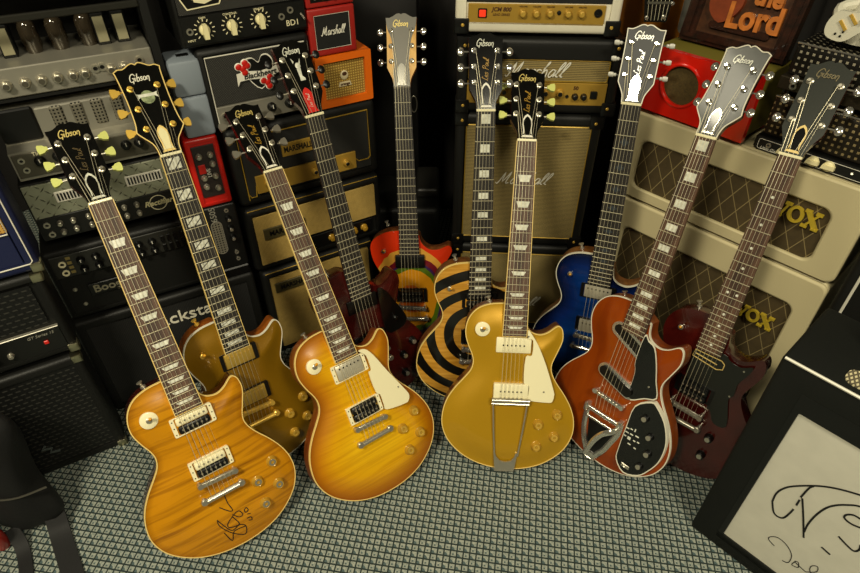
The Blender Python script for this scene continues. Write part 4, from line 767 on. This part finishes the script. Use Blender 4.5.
for (z0,z1,kind,l) in ((.736,.916,0,'black amp head with striped tan front and gold switch panel, under the white head'),(.335,.732,1,'tall black speaker cabinet with tan striped cloth and white script name'),(0,.330,2,'lowest black speaker cabinet of the middle stack, behind the bullseye guitar')):
    a=Amp('amplifier_head' if kind==0 else 'speaker_cabinet',l,'amplifier','C',-.026,.362 if kind==0 else .342,z0,z1,.22); gr=.334 if kind==0 else .318; a.shell(TOLEX,t=.024,rec=.010,r=.012); g0=z0+.024; g1=z1-(.048 if kind==0 else .030)
    if kind==0:
        grille(a,BASK,.002,.334,g0+.056,g1,y=.004); b=a.mb(); b.box(.000,.336,.0,.008,g1,z1-.022,ch=.002); b.build('top_rail',TOLEX,a.root); pn=a.plate('control_panel',PANG,.000,.336,g0-.003,g0+.054,.002,.009); a.piping('piping',GPIPE,rrect(.003,g0+.057,.333,g1-.001,.006,3),y=.004,r=.0014,closed=True)
        a.knobs([(.020,g0+.032),(.055,g0+.032),(.090,g0+.032),(.190,g0+.030),(.225,g0+.030)],.010,PANG,y=.002,cap=BLK); a.knobs([(.262,g0+.022),(.283,g0+.022)],.008,BLK,y=.002); a.jacks([(.243,g0+.022)],.004,mat=BLK,y=.002)
        b=a.mb(); b.box(.298,.314,-.003,.003,g0+.018,g0+.036,ch=.001); b.build('power_switch',BLK,a.root); a.text('panel_text','50',.262,g0+.042,.012,BP,y=.0015,parent=pn,bold=.0004)
    else:
        grille(a,BASK,.002,gr,g0,g1,y=.004); a.piping('piping',GPIPE,rrect(.003,g0+.001,gr-.001,g1-.001,.003,3),y=.004,r=.0013,closed=True)
    zc={0:.842,1:.550,2:.115}[kind]; a.script('cabinet_name','Marshall',{0:.165,1:.163,2:.180}[kind],zc,.036,WHITE,y=.001,r=.0017,sx=.86,shear=.5)
    a.corners(CASEB,.032,screw=GOLD)
# --- right: cream cabinets
CV=P('cream_vinyl','#c4b88f',.5,bump=.35,bscale=450)
def voxcab(l,s0,s1,z0,z1,g,logo,name):
    a=Amp(name,l,'amplifier','V',s0,s1,z0,z1,.235); b=a.mb(True); r=.016
    z0=a.z0; o=rrect(s0,z0,s1,z1,.018,8); i=rrect(g[0],g[1],g[2],g[3],.022,8); b.ring(o,i,-.012,0)
    b.prism(o,-.235,-.012); ob=b.build('cabinet_shell',CV,a.root,30); bv=ob.modifiers.new('round','BEVEL'); bv.width=.010; bv.segments=3; bv.limit_method='ANGLE'; bv.angle_limit=1.2
    grille(a,VOXG,g[0]-.001,g[2]+.001,g[1]-.001,g[3]+.001,y=.009,r=.022); b=a.mb(True); x,z,h=logo; w=h*.95
    # V O X with serifs
    def st(p,q,r0): 
        d=np.array(q)-np.array(p); n=np.array([-d[1],d[0]])/np.linalg.norm(d)*r0; return [tuple(np.array(p)+n),tuple(np.array(q)+n),tuple(np.array(q)-n),tuple(np.array(p)-n)]
    b.prism(st((x-1.45*w,z+h/2),(x-1.08*w,z-h/2),.15*w),-.004,.003); b.prism(st((x-.75*w,z+h/2),(x-1.1*w,z-h/2),.07*w),-.004,.003)
    el=lambda rx,rz:[(x-.18*w+rx*math.cos(k*PI/14),z+rz*math.sin(k*PI/14)) for k in range(28)]; b.ring(el(.50*w,.54*h),el(.27*w,.42*h),-.004,.003)
    b.prism(st((x+.45*w,z+h/2),(x+1.15*w,z-h/2),.14*w),-.004,.003); b.prism(st((x+1.12*w,z+h/2),(x+.48*w,z-h/2),.065*w),-.004,.0032)
    for cx,cz in ((-1.47,.5),(-.76,.5),(.46,.5),(1.1,.5),(.5,-.5),(1.14,-.5)): b.box(x+(cx-.2)*w,x+(cx+.2)*w,z+cz*h-.0025,z+cz*h+.0025,-.004,.0034)
    b.build('maker_logo',P('gold_logo','#dcbf3c',.3,.45),a.root,30); return a
a=voxcab('cream vinyl amp head with brown diamond cloth, upper of the two cream boxes',-.692,-.135,.540,.762,(-.635,.570,-.195,.698),(-.250,.664,.035),'amplifier_head')
a=voxcab('cream vinyl speaker cabinet with brown diamond cloth, lower of the two cream boxes',-.680,-.135,0,.532,(-.628,.075,-.180,.450),(-.242,.377,.033),'speaker_cabinet')
# red amp
a=Amp('radio_amplifier','glossy red fronted box with round brown speaker hole and olive sides','amplifier','V',-.672,-.412,.772,.915,.15,yaw=-.03); OLV=P('olive_vinyl','#6e6420',.6,bump=.3,bscale=500)
b=a.mb(True); cx,cz,rr=-.578,.848,.044
b.box(-.667,-.417,.775,.912,-.15,-.014,ch=.002); b.build('cabinet_shell',OLV,a.root)
N=32; circ=[(cx+rr*math.cos(2*PI*i/N),cz+rr*math.sin(2*PI*i/N)) for i in range(N)]
def sqpt(i):
    t=2*PI*i/N; c,s_=math.cos(t),math.sin(t); X=(-.412-cx) if c>0 else (cx+.672); Z=(.915-cz) if s_>0 else (cz-.772); k=min(X/abs(c) if abs(c)>1e-6 else 9,Z/abs(s_) if abs(s_)>1e-6 else 9); return (cx+c*k,cz+s_*k)
sq=[sqpt(i) for i in range(N)]
for tgt in ((-.672,.772),(-.412,.772),(-.412,.915),(-.672,.915)): j=min(range(N),key=lambda i:(sq[i][0]-tgt[0])**2+(sq[i][1]-tgt[1])**2); sq[j]=tgt
GRED=P('gloss_red','#cf1a0c',.2,coat=.6); b=a.mb(True); b.ring(sq,circ,-.016,0); b.build('front_panel',GRED,a.root,30)
b=a.mb(True); b.tube([(cx+(rr+.002)*math.cos(2*PI*i/N),cz+(rr+.002)*math.sin(2*PI*i/N),0) for i in range(N)],.004,n=8,closed=True); b.build('speaker_rim',GRED,a.root); b=a.mb(True); b.cyl((cx,cz,-.014),(cx,cz,-.008),rr,n=32); b.build('grille_cloth',P('brown_cloth','#4a3a14',.8,noise=.3,nscale=300,bump=.4,bscale=600),a.root)
for x in (-.63,-.43):
    for y in (.02,.13): b=a.mb(); b.cyl((x,y,.763),(x,y,.7755),.009,n=12); b.build('foot',P('red_foot','#8a140c',.4),a.root)
# caged amps
for (nm_,s0,s1,z0,z1,bk,l) in (('low',-.392,-.150,.764,.879,.012,'small caged tube amp with cream knobs resting on the cream cabinet'),('up',-.392,-.130,.889,.982,.022,'small caged tube amp stacked above another, under the white figurine')):
    a=Amp('tube_amplifier',l,'amplifier','V',s0,s1,z0,z1,.15,back=bk); zp=z0+.030
    a.plate('chassis',P('black_metal','#141412',.35,.3) if nm_=='low' else P('bronze_metal','#4a4234',.3,.8),s0,s1,z0+.004,zp,0,.15,.002)
    b=a.mb(); b.box(s0+.004,s1-.004,.012,.146,zp,z1-.002,ch=.008,seg=2); b.build('cage',patt('cage_mesh','#241e14','#97855c',[((.8,.6,0),105,.4),((0,.6,.8),105,.4)],comb='MULTIPLY',metal=.3,rough=.35) if nm_=='low' else patt('dark_cage_mesh','#1a1814','#a59d86',[((.8,.6,0),105,.38),((0,.6,.8),105,.38)],comb='MULTIPLY',metal=.3,rough=.35),a.root)
    a.piping('cage_rail',CHR,[(s0+.006,z1-.001),(s1-.006,z1-.001)],y=.012,r=.002)
    if nm_=='low':
        pn=a.plate('control_panel',PANB,s0+.006,s1-.004,z0+.004,zp-.001,-.003,.002); pp=rrect(s0+.010,z0+.006,s1-.008,zp-.003,.004,3); a.piping('panel_outline',WHITE,pp,y=-.003,r=.0005,closed=True)
        a.jacks([(s0+.032,z0+.018)],.005,y=-.003); a.text('panel_text','Little Giant',s0+.036,z0+.0095,.0085,WHITE,y=-.0032,parent=pn,shear=.2)
        for x in (-.328,-.270,-.240): b=a.mb(True); b.lathe([(.011,.002),(.010,.008),(.005,.011),(.0005,.0115)],(x,z0+.017,0),n=16); b.prism([(x-.012,z0+.013),(x-.010,z0+.021),(x+.012,z0+.021),(x+.013,z0+.014)],.005,.015); b.build('chicken_head_knob',IVORY,a.root)
        b=a.mb(True); b.cyl((-.198,z0+.016,.002),(-.196,z0+.022,.014),.0022); b.build('toggle_switch',NICK,a.root)
    else:
        a.jacks([(s0+.030,z0+.016),(s0+.058,z0+.016)],.007); a.knobs([(-.20,z0+.016),(-.17,z0+.016)],.009,NICK)
    for x in (s0+.02,s1-.02):
        for y in (.02,.13): b=a.mb(); b.cyl((x,y,z0-.001 if nm_=='low' else z0-.010),(x,y,z0+.005),.007,n=10); b.build('foot',BLK,a.root)
# white figurine playing a guitar
a=Amp('figurine','round white figurine holding a small white guitar with gold pickups','figurine','V',-.33,-.20,.982,1.10,.09,back=.045); PW=P('white_glaze','#d5d1bd',.35,coat=.3)
b=a.mb(); b.lathe([(.030,0),(.032,.012),(.024,.05),(.020,.066),(.012,.074)],(-.268,.045,.990),n=20); b.ell((-.268,.045,1.085),(.030,.028,.026)); b.build('body',PW,a.root)
for sx in (-1,1): b=a.mb(); b.tube(catmull([(-.268+sx*.014,.045,1.045),(-.268+sx*.040,.032,1.035),(-.268+sx*.028,.010,1.020)],4),.010,n=10); b.build('arm',PW,a.root)
for sx in (-1,1): b=a.mb(); b.ell((-.268+sx*.024,.025,1.002),(.020,.024,.013)); b.build('foot',PW,a.root)
b=a.mb(True); b.prism([tuple(p) for p in catmull([(-.310,1.020),(-.305,1.002),(-.280,.998),(-.262,1.014),(-.250,1.030),(-.262,1.044),(-.280,1.042),(-.300,1.040)],4,True)],0,.010); gt=b.build('guitar_body',PW,a.root)
b=a.mb(True); b.box(-.004,.004,-.001,.055,.008,.014,M=T_((-.262,1.032,0))@Matrix.Rotation(-.8,4,'Z')); b.build('guitar_neck',BLK,gt)
b=a.mb(True)
for dx in (0,.011): b.box(-.002,.002,-.009,.009,.010,.013,M=T_((-.286+dx,1.022+dx,0))@Matrix.Rotation(.8,4,'Z'))
for x,z in ((-.292,1.008),(-.284,1.006),(-.282,1.013)): b.cyl((x,z,.010),(x,z,.012),.0018,n=8,mat=1)
b.build('guitar_fittings',[GOLD,BLK],gt); a.root.matrix_world=T_((-.028,.020,0))@a.root.matrix_world@Matrix.Scale(1.15,4)
# carved plaque
DW=wood('dark_frame_wood','#1c0f09','#33190f',rough=.25,coat=.5); OW=P('carved_light_wood','#bc6c28',.4,noise=.25,nscale=40)
a=Amp('framed_carving','dark wood framed plaque with carved heart and raised wooden letters','picture frame','V',-.650,-.415,.917,1.12,.03,back=.09,yaw=0)
TL=T_((0,0,.916))@Matrix.Rotation(-math.radians(12),4,'X')@T_((0,0,-.916)); b=MB(a.M0@TL@T_((.015,0,0))@FACE)
O=[(-.665,.917),(-.430,.917),(-.430,1.12),(-.665,1.12)]; I=[(-.637,.940),(-.458,.940),(-.458,1.10),(-.637,1.10)]; b.ring(O,I,-.02,.008); b.ring([(-.657,.925),(-.438,.925),(-.438,1.112),(-.657,1.112)],[(-.645,.934),(-.450,.934),(-.450,1.104),(-.645,1.104)],.004,.014); b.build('frame',DW,a.root,30)
b=MB(a.M0@TL@T_((.015,0,0))@FACE); b.box(-.640,-.455,.938,1.102,-.018,-.006); bo=b.build('backing_panel',wood('brown_panel','#38200f','#4e2d17',rough=.35,coat=.3),a.root)
b=MB(a.M0@TL@T_((.015,0,0))@FACE); b.prism([tuple(p) for p in catmull([(-.590,.965),(-.618,.985),(-.624,1.02),(-.605,1.045),(-.588,1.035),(-.565,1.045),(-.552,1.015),(-.562,.985)],3,True)],-.006,.006); b.build('carved_heart',P('red_wood','#7c3413',.4,noise=.2),a.root)
b=MB(a.M0@TL@T_((.015,0,0))@FACE); b.prism(rrect(-.610,.952,-.478,.966,.005,3),-.006,.004); b.build('carved_bar',DW,a.root)
b=MB(a.M0@TL@T_((.015,0,0))@FACE); textmesh(b,'Lord',.070,T_((-.520,.985,0))@Matrix.Rotation(.05,4,'Z'),ext=.008,bold=.002,sx=.85); b.build('carved_word',OW,a.root,30)
b=MB(a.M0@TL@T_((.015,0,0))@FACE); textmesh(b,'the',.052,T_((-.505,1.030,0)),ext=.007,bold=.002,sx=.85); b.build('carved_word',OW,a.root,30)
# --- big signed amp at right front
a=Amp('combo_amplifier','large black amp with a white signed front panel, nearest on the right','amplifier','A',-.128,.42,0,.590,.20); BV=P('dark_green_black_vinyl','#111310',.65,spec=.25,bump=.4,bscale=400)
a.shell(BV,t=.055,rec=.012,r=.008); a.piping('piping',WPIPE,[(-.123,.591),(.41,.591)],y=-.001,r=.0028)
pn=a.plate('signed_panel',P('white_fabric_panel','#c9c6b6',.6,noise=.05,nscale=20),-.062,.36,.050,.492,.004,.014); pn['label']='white fabric panel with black marker drawing'
b=a.mb(True); b.ring(rrect(-.0735,.0365,.365,.5355,.002,3),rrect(-.062,.050,.358,.492,.003,3),-.012,.000); b.build('panel_frame',BLK,a.root)
ST=[[(-.020,.244),(-.022,.271),(-.017,.295),(-.005,.318),(.022,.352),(.048,.375),(.083,.395),(.14,.42),(.20,.43)],[(-.020,.244),(-.009,.220),(.001,.214),(.011,.221),(.015,.245),(.016,.261)],[(.016,.275),(.015,.294)],[(.014,.302),(.016,.336),(.020,.348)],[(.017,.302),(.037,.256),(.057,.206)],[(.052,.222),(.049,.248),(.050,.283),(.055,.315),(.064,.337),(.077,.355),(.093,.370),(.13,.385)],[(.125,.330),(.113,.323),(.099,.318),(.086,.321),(.085,.331),(.093,.341),(.105,.343),(.120,.347)],[(.097,.269),(.116,.261),(.129,.259),(.133,.271),(.130,.283)],[(.088,.214),(.106,.210)]]
b=a.mb(True)
for q in ST: b.tube([(x,z,-.0035) for x,z in catmull(q,4)],(.0006,.0026),n=4,flat=(0,0,1))
b.build('marker_drawing',P('marker_black','#0e0d0a',.6),pn,50)
b=a.mb(True)
for q in [[(.027,.128),(.013,.134),(.012,.145),(.024,.158),(.044,.154),(.060,.136),(.063,.110),(.053,.103)],[(.071,.126),(.070,.111),(.081,.116),(.076,.130),(.071,.125),(.095,.119)],[(.095,.119),(.108,.140),(.104,.156),(.096,.146),(.100,.129),(.118,.118)],[(.122,.150),(.128,.116),(.142,.150),(.15,.115)]]: b.tube([(x,z,-.0035) for x,z in catmull(q,4)],(.0005,.0012),n=4,flat=(0,0,1))
b.build('signature',P('marker_black','#0e0d0a',.6),pn,50)
b=a.mb(); b.prism(rrect(-.036,.018,.075,.060,.016,6),.590,.5925); b.build('top_vent',patt('vent_mesh','#5b5340','#cfc49a',[((1,.5,0),120,.55),((1,-.5,0),120,.55)],comb='MULTIPLY'),a.root)
b=a.mb(); b.tube(catmull([(-.010,.115,.590),(-.010,.115,.640),(.0,.115,.70)],3),.006,n=10); b.lathe([(.014,0),(.014,.004),(.009,.006)],(-.010,.115,.590),n=16); b.build('antenna_post',CREAM,a.root)
# --- black cabinet with white piping behind it
a=Amp('speaker_cabinet','black cabinet with white vertical piping between the cream boxes and the right edge','amplifier','V',-.118,.35,0,.90,.2,back=-.01); a.shell(TOLEX,t=.02,rec=.008); a.piping('piping',WPIPE,[(-.095,.06),(-.095,.88)],y=.0,r=.003)
# --- orange amp far back, on a black cabinet
def plain(name,label,cat,x0,x1,y0,y1,z0,z1,mat,ch=.01,part='cabinet_shell'):
    r=thing(name,label,cat,T_(((x0+x1)/2,(y0+y1)/2,z0))); b=MB(T_((-(x0+x1)/2,-(y0+y1)/2,-z0))); b.box(x0,x1,y0,y1,z0,z1,ch=ch,seg=3); b.build(part,mat,r); return r,b.M
r,M=plain('speaker_cabinet','black cabinet hidden behind the cream boxes, under the tan amp','amplifier',.44,.86,1.62,1.9,0,.835,TOLEX)
r,M=plain('amplifier_head','tan orange amp with silver knob plate, at the back beside the carved plaque','amplifier',.46,.84,1.62,1.80,.835,1.05,P('tan_vinyl','#b06a12',.5,noise=.1,nscale=30),.006)
b=MB(M); b.prism(rrect(.640,.862,.80,1.04,.022,6),0,.004,M=T_((0,1.62,0))@FACE); b.build('control_plate',P('pale_silver','#a8a59a',.35,.5),r)
for x,z in ((.668,.905),(.672,.960),(.72,.92)): b=MB(M); b.lathe([(.012,0),(.012,.004),(.009,.006),(.008,.018),(.001,.018)],(x,1.616,z),(0,-1,0),n=18); b.build('knob',BLK,r)
# stringed headstock hanging at top
r=thing('guitar_headstock','black headstock with strings and silver tuners at the very top beside the white amp','guitar part',T_((.537,1.50,.945))@Matrix.Rotation(-.25,4,'X')@Matrix.Diagonal((.8,.8,.8,1)))
b=MB(FACE); b.prism([(-.036,-.02),(.030,-.02),(.042,.05),(.050,.20),(-.052,.20),(-.044,.05)],-.014,0); b.build('headstock',LACQ,r)
for i in range(6): b=MB(FACE); x=-.028+i*.0105; b.tube([(x,-.015,.003),(x*1.15,.04,.006),(x*1.3,.20,.006)],.0007,n=5); b.build('string',STR,r)
b=MB(FACE); b.box(-.036,.036,.028,.036,0,.007,ch=.001); b.build('string_bar',P('grey_metal','#6a685c',.3,.8),r)
for x,z in ((.040,.030),(.044,.060),(-.030,-.008),(.020,-.006)): b=MB(FACE); b.lathe([(.006,0),(.006,.002),(.003,.003),(.003,.009)],(x,z,0),n=12); b.build('tuner',CHR,r)
# --- middle gap: dark cabinet, flight case, curtain
r,M=plain('equipment_cabinet','tall black cabinet with a ring pull behind the rainbow guitar','cabinet',-.30,-.035,1.80,1.98,0,.98,P('dark_wood_black','#0d0c0b',.5),.006)
b=MB(M); b.tube([(-.050+.010*math.cos(i*PI/8),1.794,.60+.026*math.sin(i*PI/8)) for i in range(16)],.0018,n=6,closed=True); b.build('ring_pull',NICK,r)
r,M=plain('speaker_cabinet','low black speaker cabinet behind the rainbow guitar','amplifier',-.20,.03,1.56,1.78,0,.365,TOLEX,.02)
r,M=plain('equipment_case','flat black case lying on the low cabinet','case',-.045,.03,1.62,1.77,.365,.40,P('case_black','#1a1916',.4),.012,'lid')
# --- gig bag, straps and red handle at lower left
BAG=P('black_nylon','#070707',.7,bump=.6,bscale=120)
r=thing('gig_bag','slumped black bag in the lower left corner','bag',T_((-.965,.755,0))); b=MB()
rng=random.Random(3); N=28; K=16; vs=[];fs=[]
for k in range(K+1):
    t=PI*k/K; 
    for i in range(N):
        a_=2*PI*i/N; w=1+.10*math.sin(3*a_+k*.5)+.05*math.sin(5*a_-k); z=.165*(1-math.cos(t)); rr=max(.002,math.sin(t))**.7
        vs.append((.098*rr*w*math.cos(a_)+.02*math.sin(k*.6),.07*rr*w*math.sin(a_),z*1.2))
for k in range(K):
    for i in range(N): j=(i+1)%N; fs.append((k*N+i,k*N+j,(k+1)*N+j,(k+1)*N+i))
b.add(vs,fs); b.build('bag_body',BAG,r,60)
b=MB(); b.tube(catmull([(-.08,-.06,.25),(0,-.078,.22),(.06,-.058,.18),(.10,-.01,.15)],5),(.002,.004),n=6); b.build('zip',P('dull_zip','#5c5a50',.4,.4),r)
STRAP=P('webbing_black','#0a0a0a',.7,bump=.6,bscale=900)
def strap(name,label,pts,w,th=.004):
    b=MB(T_((-pts[0][0],-pts[0][1],0))); b.tube(catmull(pts,6),(th,w),n=4,flat=(0,0,1)); o=b.build(name,STRAP,None,60); o.location=(pts[0][0],pts[0][1],0); return tag(o,label,'strap')
strap('guitar_strap','wide black strap trailing over the carpet from the bag',[(-.90,.76,.09),(-.885,.735,.035),(-.865,.70,.007),(-.79,.60,.006),(-.745,.52,.006),(-.73,.42,.006)],.031)
strap('guitar_strap','narrow black strap lying left of the wide one',[(-.965,.70,.05),(-.94,.67,.007),(-.89,.59,.006),(-.85,.50,.006),(-.83,.42,.006)],.020)
r=thing('red_handle','red plastic handle at the left edge in front of the bag','handle',T_((-.975,.665,0))); b=MB(); b.tube(catmull([(-.02,.02,.0),(0,.01,.05),(.008,.0,.10),(-.012,-.01,.15),(-.05,-.02,.17)],5),.013,n=12); b.build('grip',P('red_grip','#a32012',.35),r)
# --- room
m,nt,bb=nmat('woven_carpet'); tc=nt.nodes.new('ShaderNodeTexCoord'); mp=nt.nodes.new('ShaderNodeMapping'); mp.inputs['Rotation'].default_value=(0,0,math.radians(9)); mp.inputs['Scale'].default_value=(67,67,67); nt.links.new(tc.outputs['Object'],mp.inputs['Vector'])
sx=nt.nodes.new('ShaderNodeSeparateXYZ'); nt.links.new(mp.outputs[0],sx.inputs[0]); X,Yv=sx.outputs[0],sx.outputs[1]
fx=mathn(nt,'FRACT',X); fy=mathn(nt,'FRACT',Yv); ix=mathn(nt,'FLOOR',X); iy=mathn(nt,'FLOOR',Yv)
chk=mathn(nt,'GREATER_THAN',mathn(nt,'FRACT',mathn(nt,'MULTIPLY',mathn(nt,'ADD',ix,iy),.5)),.25)
line=mathn(nt,'MAXIMUM',mathn(nt,'LESS_THAN',fx,.22),mathn(nt,'LESS_THAN',fy,.24))
dx=mathn(nt,'ABSOLUTE',mathn(nt,'SUBTRACT',fx,.54)); dy=mathn(nt,'ABSOLUTE',mathn(nt,'SUBTRACT',fy,.52)); dot=mathn(nt,'LESS_THAN',mathn(nt,'MAXIMUM',dx,dy),.13)
ex=mathn(nt,'SUBTRACT',fx,.15); ey=mathn(nt,'SUBTRACT',fy,.15); rad=mathn(nt,'SQRT',mathn(nt,'ADD',mathn(nt,'MULTIPLY',ex,ex),mathn(nt,'MULTIPLY',ey,ey))); arc=mathn(nt,'LESS_THAN',rad,.56)
inner=nt.nodes.new('ShaderNodeMix'); inner.data_type='FLOAT'; nt.links.new(chk,inner.inputs[0]); nt.links.new(dot,inner.inputs[2]); nt.links.new(arc,inner.inputs[3])
nz=nt.nodes.new('ShaderNodeTexNoise'); nz.inputs['Scale'].default_value=3; nt.links.new(mp.outputs[0],nz.inputs['Vector'])
c0=ramp(nt,nz.outputs['Fac'],[(.3,'#747d76'),(.7,'#9ea194')]); c1=mixc(nt,inner.outputs[0],c0,lin('#4c5b5b')); c2=mixc(nt,line,c1,lin('#2b3432'))
nt.links.new(c2,bb.inputs['Base Color']); bb.inputs['Roughness'].default_value=.95; bb.inputs['Specular IOR Level'].default_value=.1
hgt=mathn(nt,'SUBTRACT',1,mathn(nt,'MAXIMUM',line,mathn(nt,'MULTIPLY',inner.outputs[0],.6))); bp=nt.nodes.new('ShaderNodeBump'); bp.inputs['Strength'].default_value=.6; bp.inputs['Distance'].default_value=.003; nt.links.new(hgt,bp.inputs['Height']); nt.links.new(bp.outputs[0],bb.inputs['Normal'])
b=MB(); b.box(-2.6,2.6,-1.6,2.6,-.02,0); struct(b.build('floor',m,None,0))
WALL=P('wall_paint_beige','#3c372b',.85,noise=.08,nscale=8); b=MB(); b.box(-2.6,2.6,2.6,2.65,-.02,2.6); struct(b.build('wall_back',P('wall_paint_dark','#2a2720',.9),None,0))
b=MB(); b.box(-2.65,-2.6,-1.6,2.65,-.02,2.6); struct(b.build('wall_left',WALL,None,0)); b=MB(); b.box(2.6,2.65,-1.6,2.65,-.02,2.6); struct(b.build('wall_right',WALL,None,0))
b=MB(); b.box(-2.65,2.65,-1.65,-1.6,-.02,2.6); struct(b.build('wall_front',WALL,None,0))
b=MB(); b.box(-2.65,2.65,-1.65,2.65,2.6,2.65); struct(b.build('ceiling',P('ceiling_white','#8d8878',.9),None,0))
cur=P('black_curtain_cloth','#161310',.85,bump=.3,bscale=300); b=MB(); n=260; vs=[];fs=[]
for i in range(n+1):
    x=-1.9+3.9*i/n; y=2.12+.022*math.sin(x*34)+.012*math.sin(x*71+1)
    for z in (0.004,2.3): vs.append((x,y,z)); vs.append((x,y+.004,z))
for i in range(n):
    o=i*4; fs+=[(o,o+4,o+6,o+2),(o+1,o+3,o+7,o+5)]
b.add(vs,fs); o=b.build('curtain',cur,None,60); tag(o,'black pleated curtain hanging behind the amplifier stacks','curtain')
r,M=plain('carpeted_case','dark grey carpeted case standing between the left amplifier stacks','case',-.62,-.30,1.62,1.9,0,1.25,P('grey_carpet_cover','#33322c',.9,noise=.3,nscale=60),.02)
# --- ceiling lamps and light
def lamp(x,y,w,p,col,where):
    r=thing('ceiling_light','square white ceiling light panel '+where,'lamp',T_((x,y,2.56))); b=MB(); b.ring([(-w/2-.03,-w/2-.03),(w/2+.03,-w/2-.03),(w/2+.03,w/2+.03),(-w/2-.03,w/2+.03)],[(-w/2,-w/2),(w/2,-w/2),(w/2,w/2),(-w/2,w/2)],0,.04); b.build('frame',WHITE,r)
    l=bpy.data.lights.new('lamp_glow','AREA'); l.shape='SQUARE'; l.size=w; l.energy=p; l.color=col; lo=bpy.data.objects.new('lamp_glow',l); COL.objects.link(lo); lo.location=(x,y,2.555)
lamp(-.9,-.62,.4,62,(1,.915,.68),'on the left, behind the viewer'); lamp(.85,-.75,.6,44,(1,.915,.68),'added as fill on the right, behind the viewer'); lamp(-.9,1.28,.35,9,(1,.915,.68),'above the left amplifier stacks')  # right lamp is added, unseen fill; left pair sits where headstocks reflect it
w=bpy.data.worlds.new('room_air'); SC.world=w; w.use_nodes=True; w.node_tree.nodes['Background'].inputs[0].default_value=(.9,.85,.7,1); w.node_tree.nodes['Background'].inputs[1].default_value=.05
# --- camera
cam=bpy.data.cameras.new('camera'); co=bpy.data.objects.new('camera',cam); COL.objects.link(co); SC.camera=co
cam.sensor_fit='HORIZONTAL'; cam.sensor_width=36; cam.lens=600/860*36; cam.clip_start=.02
co.location=(0,0,1.365); co.rotation_euler=(PI/2-math.atan2(600,715),0,0)
SC.view_settings.view_transform='Standard'; SC.view_settings.look='None'; SC.view_settings.exposure=.2; SC.view_settings.gamma=1; SC.view_settings.use_curve_mapping=False
bpy.context.view_layer.update()
